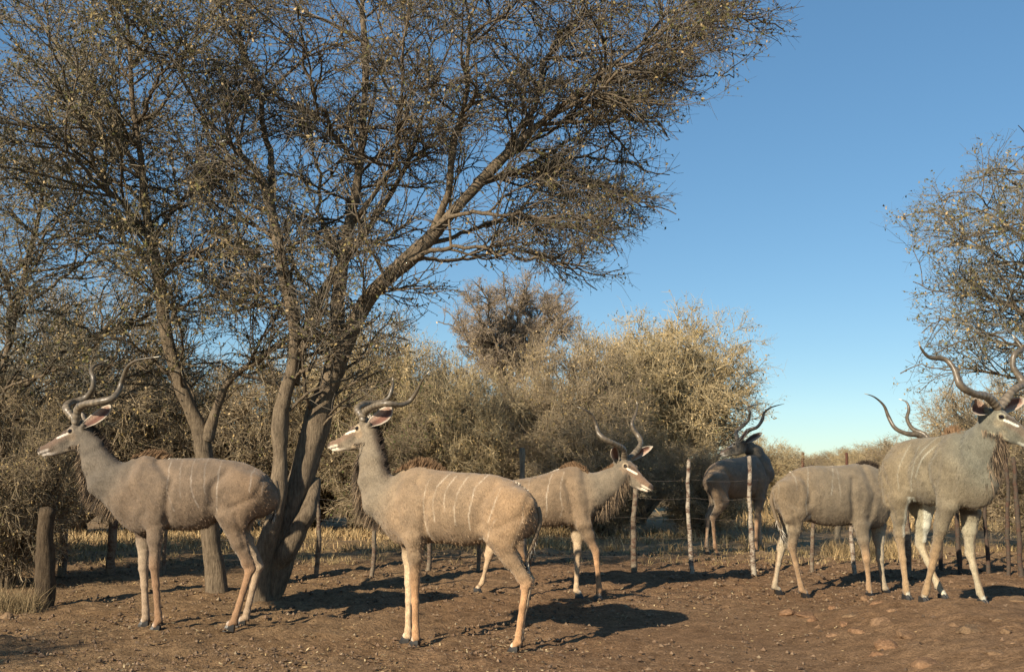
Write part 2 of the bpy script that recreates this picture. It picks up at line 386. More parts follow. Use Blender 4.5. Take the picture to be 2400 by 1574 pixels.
        for pl, wd_, dp_ in cr:
            L3 = [np.array(p)[[0, 2]] for p in pl]; dd_ = np.full(len(V), 9.0)
            for a, b in zip(L3[:-1], L3[1:]): dd_ = np.minimum(dd_, pdist(V[:, [0, 2]], a, b))
            disp -= 1.35*dp_*K*np.exp(-(dd_/wd_)**2)*sd_
    rib = body_m*sstep(-.02, .1, V[:, 0]+.25)*(1-sstep(.05, .2, V[:, 0])); disp += rib*.0007*np.sin(V[:, 0]*95+V[:, 2]*12)
    V = V+N_*disp[:, None]
    # ---------------- coat colours
    n1 = vnoise(V+seed*3, 5.0); n2 = vnoise(V+11, 22.0)
    Cc = np.tile(C_FUR, (len(V), 1)); tone = np.array(tone)
    dn = np.full(len(V), 9.0)
    npts = [p for p, _ in nk]+[hn]
    tn_ = sstep(-.05, .22, ((V-npts[0])@nrm(npts[1]-npts[0]))) if len(npts) > 1 else 0
    dneck = polydist(V, npts)
    nm = (1-sstep(.22, .34, dneck))*np.clip(tn_, 0, 1)
    Cc = lerp3(Cc, C_NECK, nm)
    zmid = np.interp(V[:, 0], xs, cz); zlow = np.interp(V[:, 0], xs, zb)
    trunkish = sstep(x0-.02, x0+.06, V[:, 0])*(1-sstep(x1-.25, x1-.1, V[:, 0]))
    # warmer flanks / lighter haunch, dark line under the belly
    Cc *= (1+0.10*n1+0.08*n2)[:, None]
    Cc = lerp3(Cc, C_FUR*np.array([1.22, 1.12, 1.0]), sstep(0.0, .35, x0+.55-V[:, 0])*.7*sstep(.5, .9, V[:, 2]))
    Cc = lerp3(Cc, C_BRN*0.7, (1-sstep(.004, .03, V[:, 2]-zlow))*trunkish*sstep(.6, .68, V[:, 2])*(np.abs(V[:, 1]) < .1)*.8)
    # legs
    tl = 1-sstep(.36*K, .66*K, V[:, 2]+0.05*n1)
    Cc = lerp3(Cc, C_TAN*(1+.25*vnoise(V, 12.)[:, None]), tl*.95)
    for key, (tn, mn, jn, fn, hf, side, hind) in LG.items():
        ch = [tn, mn, jn, fn, hf]; dl = polydist(V, ch); near = (dl < .16) & (V[:, 2] < (.72 if not hind else .85)*K)
        latc = np.interp(V[:, 2], [hf[2], fn[2], jn[2], mn[2]], [hf[1], fn[1], jn[1], mn[1]])
        xcn = np.interp(V[:, 2], [hf[2], fn[2], jn[2], mn[2]], [hf[0], fn[0], jn[0], mn[0]])
        inner = sstep(.002, .02, -(V[:, 1]-latc)*side)*near
        Cc = lerp3(Cc, np.array([.50, .42, .30]), inner*.62*(1-sstep(.62*K, .80*K, V[:, 2]) if not hind else 1-sstep(.70*K, .86*K, V[:, 2])))
        if hind:   # white front edge of the thigh
            fe = sstep(.030, .05, V[:, 0]-xcn)*near*(V[:, 2] > jn[2]+.03)*(V[:, 2] < mn[2]+0.06)*sstep(-.03, .0, -(V[:, 1]-latc)*side)
            Cc = lerp3(Cc, C_WHITE, fe*.8)
        # dark patch above hooves, white pastern
        dp = np.linalg.norm(V-(hf+np.array([0.01, 0, .055*K])), axis=1); Cc = lerp3(Cc, C_WHITE, (1-sstep(.018, .036, dp))*.7*(V[:, 0] > hf[0]))
        dp = np.linalg.norm(V-(fn+np.array([-.03, 0, -.03])), axis=1); Cc = lerp3(Cc, C_DARK, (1-sstep(.016, .03, dp))*.9)
    front_c, nape_c = [H(.06, 0, -.125), H(-.06, 0, -.14)], [H(-.15, 0, -.01)]
    for i_n in range(len(nk)-1, -1, -1):
        a_, b_ = (nk[i_n][0], nk[i_n+1][0] if i_n < len(nk)-1 else hn); T_ = nrm(b_-a_); n_f = nrm(np.array([T_[2], 0, -T_[0]])); rs_ = nk[i_n][1][0]
        front_c.append(a_+n_f*rs_*.95); nape_c.append(a_-n_f*rs_*.95)
    # stripes
    for st in stripes:
        wgt = st[0]; L2 = np.array([J(a, b, -.17 if fw[0] > 0 else .17)[[0, 2]] for a, b in st[1:]]); q2 = V[:, [0, 2]]
        q2 = q2+0.004*np.stack([n2, n1], -1)
        d = np.full(len(V), 9.0)
        for a, b in zip(L2[:-1], L2[1:]): d = np.minimum(d, pdist(q2, a, b))
        Cc = lerp3(Cc, C_WHITE*0.85, (1-sstep(.002, .0075, d))*wgt*.50*(.35+.65*sstep(-.5, .3, vnoise(V+5, 14.)+.6*vnoise(V, 45.)))*(V[:, 2] > .62*K)*(np.abs(V[:, 1]) < .4))
    if mane:   # dark nape under the crest
        npl = nape_c; Cc = lerp3(Cc, C_DARK*1.6, (1-sstep(.03, .085, polydist(V, npl)))*.85*(1 if mane[0][0] == 'nape' else 0.))
    if beard:  # pale warm edge above the throat fringe
        bpl = front_c[2:]; Cc = lerp3(Cc, np.array([.40, .29, .19]), (1-sstep(.02, .07, polydist(V, bpl)))*.6)
    # head
    hv = (V-Hl)@HM.T/hs; hx, hyy, hz = hv[:, 0], np.abs(hv[:, 1]), hv[:, 2]
    hm = (hx > -.1) & (hx < .36) & (hyy < .1) & (hz > -.2) & (hz < .1) & (np.linalg.norm(hv, axis=1) < .4)
    hmf = hm.astype(float)
    bridge = -.0-.20*hx
    Cc = lerp3(Cc, np.array([.17, .115, .08]), hmf*sstep(-.045, -.005, hz-bridge+.01)*sstep(-.03, .05, hx)*.85)
    Cc = lerp3(Cc, np.array([.33, .25, .165]), hmf*(1-sstep(.02, .05, np.linalg.norm(np.stack([hx-.0, hz+.045], -1), axis=1)))*.55)
    hb = np.stack([hx, hyy, hz], -1)
    de = np.linalg.norm(hb-np.array([.0, .055, .003]), axis=1)
    Cc = lerp3(Cc, np.array([.45, .38, .27]), hmf*(1-sstep(.026, .034, de))*.7)
    Cc = lerp3(Cc, C_DARK, hmf*(1-sstep(.017, .022, de)))
    ds = polydist(hb, [[.028, .052, -.010], [.07, .044, -.012], [.120, .030, -.016]])
    Cc = lerp3(Cc, C_DARK, hmf*(1-sstep(.010, .017, polydist(hb, [[.03, .05, .012], [.08, .036, .014], [.12, .02, .01]])))*.6)
    Cc = lerp3(Cc, C_WHITE*1.15, hmf*(1-sstep(.0065, .0110, ds)))
    Cc = lerp3(Cc, np.array([.42, .35, .25]), hmf*(1-sstep(.008, .016, polydist(hb, [[-.03, .05, -.135], [.09, .03, -.135]])))*.7)
    lip = hmf*sstep(.20, .225, hx)*(1-sstep(-.082, -.072, hz)); Cc = lerp3(Cc, C_WHITE*1.15, lip)
    Cc = lerp3(Cc, C_WHITE, hmf*sstep(.14, .2, hx)*(1-sstep(-.125, -.112, hz))*.8)
    Cc = lerp3(Cc, C_DARK*1.5, hmf*sstep(.19, .205, hx)*(1-sstep(.0035, .007, np.abs(hz+.100)))*.9)
    Cc = lerp3(Cc, C_DARK*1.2, hmf*sstep(.272, .286, hx)*sstep(-.084, -.078, hz)*.9)
    Cc *= tone
    Cc *= (1+0.06*vnoise(V, 60.0))[:, None]
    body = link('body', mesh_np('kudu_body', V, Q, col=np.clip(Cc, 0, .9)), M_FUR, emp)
    # ---------------- hooves
    for key, (tn, mn, jn, fn, hf, side, hind) in LG.items():
        parts_v, parts_q, o = [], [], 0
        for toe in (-1, 1):
            prof = [(-.035, .028, .0), (-.03, .034, .030), (-.01, .034, .052)]
            ring0 = [(-.038, -.014), (.02, -.016), (.052, -.006), (.052, .004), (.02, .013), (-.038, .012)]
            vs = []
            for zz_, f_, sh in ((0.0, 1.0, 0.0), (0.03, .86, -.006), (0.056, .66, -.014)):
                for (a, b) in ring0: vs.append((a*f_+sh, toe*.015+b*f_*toe, zz_))
            vs = np.array(vs)*K; nn = 6
            qs = [[i+l*nn, (i+1) % nn+l*nn, (i+1) % nn+(l+1)*nn, i+(l+1)*nn] for l in range(2) for i in range(nn)]
            tris_cap = [[12, 13, 14, 15], [12, 15, 16, 17], [3, 2, 1, 0], [5, 4, 3, 0]]
            qs += tris_cap
            qs = np.array(qs); qs = qs[:, ::-1] if toe < 0 else qs
            parts_v.append(vs+hf+np.array([0.0, 0, -.004])); parts_q.append(qs+o); o += len(vs)
        link('hoof', mesh_np('hoof', np.concatenate(parts_v), np.concatenate(parts_q), smooth=False), M_HOOF, emp)
    # ---------------- eyes
    for sd in (-1, 1):
        u, v = np.meshgrid(np.linspace(0, 2*PI, 12, endpoint=False), np.linspace(0.1, PI-.1, 7))
        S = np.stack([np.sin(v)*np.cos(u)*.021, np.cos(v)*.013, np.sin(v)*np.sin(u)*.0135], -1).reshape(-1, 3)
        S = S+np.array([0, sd*.0535, .004]); Vv = Hl+hs*(S@HM)
        qq = [[i+j*12, (i+1) % 12+j*12, (i+1) % 12+(j+1)*12, i+(j+1)*12] for j in range(6) for i in range(12)]
        link('eye', mesh_np('eye', Vv, np.array(qq)), M_EYE, emp)
    # ---------------- horns
    hside = head.get('side', 1)
    for sd, hp_ in zip((hside, -hside), horns):
        path = []
        for (cx, cy, dd) in hp_['pts']:
            c0 = hp_.get('crop', crop); px, py = c0[0]+cx/c0[2], c0[1]+cy/c0[2]; path.append(tol(at(px, py, Ho[1]+dd)))
        path = np.array(path); path[0] = H(-.05, sd*.036, .055)
        n = len(path); tq = np.linspace(0, 1, n); rr = K*.027*np.interp(tq, [0, .15, .5, .8, 1], [1.05, 1, .8, .42, .08])*hp_.get('r', 1)
        P, R = resample(path, rr, 90); sides = 12
        T = nrm(np.gradient(P, axis=0)); A = np.zeros_like(P); A[0] = nrm(np.cross(T[0], [0, .3, 1]))
        for i in range(1, len(P)): a = A[i-1]-(A[i-1]@T[i])*T[i]; A[i] = a/np.linalg.norm(a)
        B = np.cross(T, A); th = np.arange(sides)*2*PI/sides; u = np.linspace(0, 1, 90)
        rg = R[:, None]*(1+.16*np.cos(th[None]-u[:, None]*9*hp_.get('tw', 1))**6+.09*(np.sin(u*150)*np.clip(1-u*1.6, 0, 1))[:, None])
        Vh = P[:, None]+rg[..., None]*(np.cos(th)[None, :, None]*A[:, None]+np.sin(th)[None, :, None]*B[:, None])
        i_, j_ = np.meshgrid(np.arange(89), np.arange(sides), indexing='ij'); qh = np.stack([i_*sides+j_, i_*sides+(j_+1) % sides, (i_+1)*sides+(j_+1) % sides, (i_+1)*sides+j_], -1).reshape(-1, 4)
        ch = np.array([.17, .14, .105])*(1-.45*u[:, None])*(1+.35*np.sin(u[:, None]*150)*np.clip(1-u[:, None]*1.6, 0, 1)); ch = np.where(u[:, None] > .965, np.array([.6, .55, .45]), ch)
        ch = np.repeat(ch, sides, 0)*(1+.3*vnoise(Vh.reshape(-1, 3), 30.)[:, None])
        link('horn', mesh_np('horn', Vh.reshape(-1, 3), qh, col=np.clip(ch, .01, .9)), M_HORN, emp)
    # ---------------- ears
    for es, er in zip((hside, -hside), ears):
        c0 = er.get('crop', crop); b = tol(at(c0[0]+er['base'][0]/c0[2], c0[1]+er['base'][1]/c0[2], Ho[1]+er['base'][2]))
        t_ = tol(at(c0[0]+er['tip'][0]/c0[2], c0[1]+er['tip'][1]/c0[2], Ho[1]+er['tip'][2]))
        b = H(-.105, es*.058, .0); ax = t_-b; Ln = np.linalg.norm(ax); ax /= Ln; on = nrm(np.array(er['open'])@Mx.T); on = nrm(on-(on@ax)*ax); sd = np.cross(ax, on)
        nu, nv = 15, 11; U, Vv = np.meshgrid(np.linspace(0, 1, nu), np.linspace(-1, 1, nv), indexing='ij')
        wdt = er.get('w', .058)*np.interp(U, [0, .12, .35, .6, .8, .93, 1], [.30, .55, .9, 1, .78, .42, .02]); cup = er.get('cup', .9)
        ang = Vv*cup*np.interp(U, [0, .3, 1], [2.4, 1.35, .7]); rad = wdt/np.maximum(np.sin(np.minimum(cup*np.interp(U, [0, .3, 1], [2.4, 1.35, .7]), 1.5)), .3)
        mid = b+ax*(U*Ln)[..., None]
        outer = mid+sd*(rad*np.sin(ang))[..., None]+on*(rad*(1-np.cos(ang))-rad*.45)[..., None]
        inner = outer+on*.006+(mid-outer)*.04
        V2 = np.concatenate([outer.reshape(-1, 3), inner.reshape(-1, 3)]); i_, j_ = np.meshgrid(np.arange(nu-1), np.arange(nv-1), indexing='ij')
        q1 = np.stack([i_*nv+j_, (i_+1)*nv+j_, (i_+1)*nv+j_+1, i_*nv+j_+1], -1).reshape(-1, 4); n_ = nu*nv; q2 = q1[:, ::-1]+n_
        ed = []
        for i in range(nu-1):
            ed += [[i*nv, i*nv+n_, (i+1)*nv+n_, (i+1)*nv], [(i+1)*nv-1, (i+2)*nv-1, (i+2)*nv-1+n_, (i+1)*nv-1+n_]]
        co = np.tile(C_FUR*np.array([1.0, 1, 1]), (n_, 1)); edge = np.maximum(sstep(.72, .9, np.abs(Vv)), sstep(.86, .95, U)).reshape(-1)
        co = lerp3(co, np.array([.5, .42, .32]), edge*.6)
        ci = np.tile(np.array(er.get('inn', (.15, .07, .05))), (n_, 1)); side_l = sstep(.0, .5, (Vv*er.get('ls', 1))).reshape(-1)
        ci = lerp3(ci, np.array([.46, .31, .23]), side_l*.8); ci = lerp3(ci, C_DARK, sstep(.45, .0, U).reshape(-1)*(1-side_l)*.8); ci = lerp3(ci, np.array([.62, .55, .44]), edge)
        link('ear', mesh_np('ear', V2, np.concatenate([q1, q2, np.array(ed)]), col=np.concatenate([co, ci])), M_FUR, emp)
    # ---------------- hair: crest on neck and withers, white line on the back
    front, nape = [H(.06, 0, -.125), H(-.06, 0, -.14)], [H(-.09, 0, .045), H(-.15, 0, -.01)]
    for i_n in range(len(nk)-1, -1, -1):
        a_, b_ = (nk[i_n][0], nk[i_n+1][0] if i_n < len(nk)-1 else hn); T_ = nrm(b_-a_); n_f = nrm(np.array([T_[2], 0, -T_[0]])); rs_ = nk[i_n][1][0]
        front.append(a_+n_f*rs_*.95); nape.append(a_-n_f*rs_*.95)
    if mane:
        HV = []; off = 0; VV, QQ, TT, CC = [], [], [], []
        for (pl, n, ln, c, tilt) in mane:
            P = np.array([J(a, b, 0.0) for a, b in pl]) if pl != 'nape' else np.array(nape[:-1]); rt, u = along(P, n, r); tg = nrm(P[-1]-P[0]); fwd_ = np.array([1., 0, 0])
            dd = np.array([tilt, 0, 1.0])+r.normal(size=(n, 3))*np.array([.22, .2, .12]); lens = np.interp(u, np.linspace(0, 1, len(ln)), ln)*(.65+.6*r.random(n))
            rt = rt+np.stack([r.normal(size=n)*.006, r.normal(size=n)*.014, -.012+0*u], -1)
            cc = np.array(c)*(.7+.7*r.random((n, 1)))
            v, q, t, k = hairs(rt, dd, lens, cc, .0075, .12, r); VV.append(v); QQ.append(q+off); TT.append(t+off); CC.append(k); off += len(v)
        link('mane', mesh_np('mane', np.concatenate(VV), np.concatenate(QQ), np.concatenate(TT), np.concatenate(CC)), M_HAIR, emp, kind='stuff')
    if beard:
        VV, QQ, TT, CC, off = [], [], [], [], 0
        for (pl, n, ln, latc) in beard:
            P = np.array(front); rt, u = along(P, n, r)
            dd = np.array([latc, 0, -1.0])+r.normal(size=(n, 3))*np.array([.20, .2, .1]); lens = np.interp(u, np.linspace(0, 1, len(ln)), ln)*(.35+.85*r.random(n))
            rt = rt+np.stack([r.normal(size=n)*.006, r.normal(size=n)*.03, .015+0*u], -1); mixc = r.random((n, 1))
            cc = np.where(mixc < .55, np.array([[.06, .047, .036]]), np.array([[.27, .195, .125]]))*(.7+.6*r.random((n, 1)))
            v, q, t, k = hairs(rt, dd, lens, cc, .0045, .25, r); VV.append(v); QQ.append(q+off); TT.append(t+off); CC.append(k); off += len(v)
        link('throat_fringe', mesh_np('throat_fringe', np.concatenate(VV), np.concatenate(QQ), np.concatenate(TT), np.concatenate(CC)), M_HAIR, emp, kind='stuff')
    # short coat hairs that break the outline
    nf = 13000; fi = r.integers(0, len(Q), nf); a, b_, c_ = V[Q[fi, 0]], V[Q[fi, 1]], V[Q[fi, 3]]; nn = nrm(np.cross(b_-a, c_-a)); keep = (a[:, 2] > .5*K)
    hd = np.linalg.norm((a-Hl), axis=1) > .30*hs; keep &= hd; a, nn, fi = a[keep], nn[keep], fi[keep]
    dd = nn*.30+np.array([-.6, 0, -.7])+r.normal(size=a.shape)*.15
    v, q, t, k = hairs(a, dd, .010+.016*r.random(len(a)), np.clip(Cc[Q[fi, 0]]*(.55+.85*r.random((len(a), 1))), 0, .9), .0028, .1, r)
    link('coat_hair', mesh_np('coat_hair', v, q, t, k), M_HAIR, emp, kind='stuff')
    # ---------------- tail
    if tail:
        P0 = np.array([J(a, b, 0.0) for a, b in tail['pts']]); P, R = resample(P0, np.linspace(.022, .014, len(P0)), 14); v, q = tubes(P[None], R[None], 8)
        c0 = np.tile(C_FUR*.8, (len(v), 1)); n = 350; rt, u = along(P[4:], n, r); dd = np.tile(P[-1]-P[-4], (n, 1)); dd = nrm(dd)+r.normal(size=(n, 3))*.16
        white = (r.random((n, 1)) < .35); cc = np.where(white, C_WHITE[None]*.8, np.where(u[:, None] > .5, C_DARK[None], C_BRN[None]))
        hvv, hq, ht, hc = hairs(rt, dd, .05+.09*u*tail.get('tuft', 1), cc, .007, .3, r); 
        link('tail', mesh_np('tail', np.concatenate([v, hvv]), np.concatenate([q, hq+len(v)]), ht+len(v), np.concatenate([c0, hc])), M_HAIR, emp)
    for ch in emp.children:
        pass
    return emp, tow, tol
# ------------------------------------------------------------------ the kudu bulls
MBRN = (.20, .125, .07); MDRK = (.05, .037, .028); MWHT = (.50, .44, .35)
def build_kudus():
    A1 = (80, 820, 4.878); B1 = (740, 860, 4.878); C1 = (1340, 940, 4.877); D = (1560, 900, 2.8907); E = (1980, 780, 2.2952); F = (2180, 800, 4.877)
    # second from the left first: its trunk is reused for the two seen at an angle
    kudu('middle foreground kudu bull, pale sunlit flank with many thin white stripes, facing left',
         (740, 840, 2.1268), (1090, 1519), 160,
         dict(o=(222, 350), yaw=163, pitch=13, s=1.0),
         dict(fl=dict(top=(430, 730), mid=(495, 885), joint=(494, 1115), fet=(500, 1385), hoof=(492, 1434)),
              fr=dict(top=(430, 730), mid=(470, 885), joint=(466, 1115), fet=(460, 1380), hoof=(448, 1418)),
              hl=dict(top=(985, 700), mid=(905, 885), joint=(1048, 1125), fet=(1008, 1405), hoof=(985, 1464)),
              hr=dict(top=(985, 700), mid=(905, 885), joint=(1060, 1110), fet=(1016, 1385), hoof=(1003, 1448))),
         [dict(crop=B1, pts=[(580, 600, -.03), (560, 520, -.06), (640, 460, -.14), (740, 420, -.22), (850, 420, -.25), (980, 430, -.20), (1080, 380, -.16), (1160, 270, -.2), (1220, 150, -.26), (1300, 45, -.34)]),
          dict(crop=B1, pts=[(500, 590, .04), (475, 490, .08), (530, 430, .17), (620, 415, .25), (740, 400, .29), (830, 350, .26), (870, 250, .26), (882, 185, .29), (880, 125, .33)])],
         [dict(crop=B1, base=(705, 690, -.05), tip=(868, 448, -.14), open=(-.45, -1, .1), w=.066, cup=.55, ls=-1),
          dict(crop=B1, base=(650, 660, .08), tip=(600, 560, .26), open=(-1, .3, 0), w=.05)],
         trunk=dict(canon=True, top=[(1112, 800), (1108, 750), (1090, 700), (1055, 655), (1000, 610), (900, 580), (800, 570), (700, 567), (600, 550), (520, 534), (450, 544), (400, 575), (360, 650), (335, 740), (330, 800)],
                    bot=[(1112, 800), (1105, 860), (1050, 900), (950, 900), (850, 912), (800, 926), (740, 932), (660, 920), (560, 915), (530, 925), (470, 935), (410, 920), (360, 875), (335, 830), (330, 800)]),
         neck=[(430, 745, 0, .215, .155), (325, 705, 0, .155, .115), (290, 600, 0, .125, .088), (282, 500, 0, .110, .076)],
         stripes=[(.8, (560, 600), (545, 680), (545, 800), (555, 870), (572, 900)), (.9, (640, 575), (605, 640), (597, 720), (600, 810)), (.8, (680, 585), (655, 640), (650, 700), (655, 760)),
                  (.9, (735, 590), (715, 650), (700, 750), (705, 830)), (1, (832, 572), (790, 640), (780, 720), (768, 780), (768, 850)), (.8, (920, 640), (905, 700), (880, 770), (862, 815)),
                  (.5, (985, 610), (980, 645)), (.7, (905, 800), (870, 850), (855, 905)), (.35, (1040, 720), (1030, 800), (1000, 880), (970, 940))],
         mane=[('nape', 1100, [.02, .04, .045, .04, .02], MDRK, -.9), ([(400, 560), (440, 545), (500, 536), (560, 542), (610, 553), (650, 562)], 2300, [.02, .06, .09, .085, .06, .02], MBRN, -.5),
               ([(640, 566), (700, 569), (800, 573), (900, 582), (1000, 612), (1050, 655)], 600, [.016, .014, .014, .016], MWHT, -1.6)],
         beard=[([(205, 475), (205, 560), (212, 650), (250, 740), (312, 800), (360, 880)], 3800, [.03, .08, .13, .16, .16, .12, .05], .45)],
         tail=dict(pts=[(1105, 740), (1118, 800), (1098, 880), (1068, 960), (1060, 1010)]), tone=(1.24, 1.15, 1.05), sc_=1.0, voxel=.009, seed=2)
    kudu('darker leftmost kudu bull, head raised in profile before the thorn bush',
         (60, 800, 2.1686), (450, 1474), 181,
         dict(o=(240, 458), yaw=182, pitch=18, s=1.06),
         dict(fl=dict(top=(560, 720), mid=(660, 895), joint=(655, 1140), fet=(676, 1410), hoof=(658, 1478)),
              fr=dict(top=(540, 720), mid=(600, 920), joint=(600, 1150), fet=(612, 1400), hoof=(600, 1452)),
              hl=dict(top=(1120, 720), mid=(1035, 880), joint=(1138, 1165), fet=(1060, 1420), hoof=(1036, 1470)),
              hr=dict(top=(1120, 720), mid=(1060, 890), joint=(1180, 1150), fet=(1118, 1400), hoof=(1094, 1446))),
         [dict(crop=A1, pts=[(460, 790, -.03), (500, 680, -.07), (580, 620, -.15), (740, 590, -.25), (880, 560, -.26), (960, 480, -.22), (1000, 370, -.2), (1040, 250, -.26), (1090, 170, -.33), (1200, 110, -.38), (1430, 75, -.42)], r=1.1),
          dict(crop=A1, pts=[(395, 810, .04), (370, 680, .09), (400, 610, .17), (480, 590, .26), (600, 540, .3), (670, 440, .27), (675, 320, .26), (650, 240, .3), (690, 180, .36), (760, 150, .4), (850, 110, .44)], r=1.1)],
         [dict(crop=A1, base=(690, 885, -.06), tip=(878, 628, -.12), open=(-.35, -1, .05), w=.058, cup=.65, ls=-1),
          dict(crop=A1, base=(560, 840, .1), tip=(540, 720, .26), open=(-1, .3, 0), w=.05)],
         trunk=dict(top=[(1288, 800), (1278, 740), (1245, 690), (1200, 655), (1110, 614), (980, 594), (830, 594), (700, 592), (600, 574), (550, 582), (500, 640), (470, 700), (448, 760), (442, 820)],
                    bot=[(1288, 800), (1270, 860), (1200, 900), (1100, 890), (990, 895), (930, 950), (850, 960), (760, 957), (700, 945), (600, 982), (520, 960), (480, 915), (452, 865), (442, 820)]),
         neck=[(530, 770, 0, .225, .165), (410, 700, 0, .165, .12), (365, 620, 0, .125, .092), (335, 540, 0, .108, .078)],
         stripes=[(.9, (722, 600), (728, 680), (725, 760), (765, 860)), (.95, (842, 600), (845, 680), (855, 760), (885, 840)), (.9, (985, 592), (978, 660), (978, 760), (972, 870)), (.8, (1148, 640), (1150, 700), (1145, 760)),
                  (.5, (1190, 660), (1205, 720), (1200, 780)), (.6, (905, 598), (912, 700), (925, 800)), (.5, (780, 600), (790, 680), (800, 790))],
         mane=[('nape', 1200, [.02, .05, .06, .05, .02], MDRK, -.9), ([(540, 585), (600, 574), (650, 584), (720, 592)], 2200, [.03, .07, .09, .05], MBRN, -1.0),
               ([(690, 592), (830, 596), (980, 597), (1100, 612), (1200, 660)], 800, [.03, .02, .016, .016, .018], MWHT, -1.6)],
         beard=[([(262, 570), (262, 640), (298, 750), (370, 830), (465, 910)], 3800, [.03, .08, .12, .16, .15, .09], .40)],
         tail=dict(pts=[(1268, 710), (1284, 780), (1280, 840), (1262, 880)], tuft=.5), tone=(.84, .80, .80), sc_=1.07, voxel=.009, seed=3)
    kudu('kudu bull walking right with long throat beard, rump hidden behind the middle foreground bull',
         (1080, 920, 3.0017), (1268, 1401), -10,
         dict(o=(1182, 518), yaw=-42, pitch=24, s=1.16, lat=-.03, side=-1),
         dict(fr=dict(top=(850, 760), mid=(862, 920), joint=(948, 1110), fet=(975, 1385), hoof=(968, 1462)),
              fl=dict(top=(850, 760), mid=(822, 930), joint=(822, 1120), fet=(812, 1385), hoof=(832, 1452)),
              hl=dict(top=(240, 740), mid=(290, 905), joint=(196, 1150), fet=(150, 1335), hoof=(118, 1408)),
              hr=dict(top=(240, 740), mid=(380, 920), joint=(430, 1180), fet=(440, 1370), hoof=(450, 1450))),
         [dict(crop=C1, pts=[(645, 640, -.03), (590, 550, -.08), (500, 490, -.16), (390, 440, -.22), (310, 370, -.2), (280, 280, -.16), (240, 170, -.2), (170, 110, -.26), (60, 62, -.3)]),
          dict(crop=C1, pts=[(700, 650, .04), (740, 570, .1), (790, 480, .18), (755, 390, .24), (705, 320, .24), (688, 250, .24), (720, 170, .3), (750, 70, .35), (740, 0, .38)])],
         [dict(crop=C1, base=(555, 735, -.06), tip=(478, 522, -.13), open=(.25, -1, .1), w=.052, ls=-1),
          dict(crop=C1, base=(815, 715, .08), tip=(928, 512, .14), open=(.45, -1, .1), w=.045, ls=1)],
         trunk=dict(top=[(130, 800), (140, 730), (190, 665), (280, 625), (380, 612), (500, 592), (620, 562), (700, 532), (760, 514), (820, 512), (870, 535), (920, 600), (950, 690), (965, 780)],
                    bot=[(130, 800), (160, 860), (250, 900), (400, 925), (540, 935), (650, 940), (740, 922), (800, 945), (880, 943), (930, 920), (955, 860), (965, 780)]),
         neck=[(855, 725, 0, .205, .15), (960, 685, 0, .165, .12), (1050, 630, -.02, .13, .09), (1120, 575, -.04, .105, .075)],
         stripes=[(.45, (475, 600), (478, 680)), (1, (635, 570), (620, 650), (610, 740), (602, 870)), (.75, (720, 555), (705, 640), (705, 740), (720, 810), (700, 870))],
         mane=[([(700, 540), (760, 522), (820, 520), (880, 545), (910, 580)], 1700, [.03, .06, .07, .06, .04], MBRN, -.45), ([(915, 590), (1000, 585), (1060, 545), (1100, 510)], 1200, [.04, .06, .065, .05], MBRN, -.6),
               ([(380, 616), (500, 596), (620, 566), (700, 536)], 600, [.016, .018, .02, .03], MWHT, -1.2)],
         beard=[([(955, 860), (1010, 800), (1080, 730), (1140, 660), (1165, 640)], 3000, [.04, .10, .16, .21, .20, .10], .02)],
         tail=None, tone=(1.06, .99, .92), sc_=1.03, voxel=.011, seed=4)
    kudu('kudu bull beyond the wire fence in tree shade, head turned back left',
         D, (1724, 1298), 40,
         dict(o=(478, 408), yaw=138, pitch=12, s=.98, lat=.16),
         dict(hr=dict(top=(345, 640), mid=(390, 790), joint=(320, 905), fet=(335, 1105), hoof=(350, 1160)),
              hl=dict(top=(345, 640), mid=(350, 780), joint=(288, 905), fet=(276, 1095), hoof=(286, 1150)),
              fr=dict(top=(650, 640), mid=(640, 770), joint=(618, 910), fet=(612, 1100), hoof=(615, 1145)),
              fl=dict(top=(620, 640), mid=(620, 770), joint=(632, 910), fet=(640, 1080), hoof=(654, 1126))),
         [dict(pts=[(490, 378, .03), (480, 320, .06), (520, 285, .1), (560, 240, .1), (570, 190, .08), (555, 160, .1), (600, 142, .16), (640, 135, .2)]),
          dict(pts=[(545, 378, -.03), (560, 315, -.06), (620, 290, -.1), (655, 240, -.1), (670, 190, -.1), (720, 155, -.14), (805, 132, -.2)])],
         [dict(base=(530, 385, .0), tip=(552, 300, -.14), open=(-.6, -.2, 0), w=.05, inn=(.08, .05, .04)),
          dict(base=(572, 388, -.05), tip=(655, 328, .1), open=(.1, -1, .2), w=.05, inn=(.08, .05, .04))],
         neck=[(660, 600, 0, .21, .16), (650, 530, .04, .16, .12), (610, 465, .09, .125, .09), (555, 425, .14, .105, .075)],
         mane=[('nape', 300, [.03, .05, .03], MDRK, -.4)],
         beard=[([(600, 520), (560, 490), (520, 470)], 500, [.04, .06, .05], .1)],
         tail=None, tone=(.92, .92, .95), sc_=1.02, voxel=.014, seed=5)
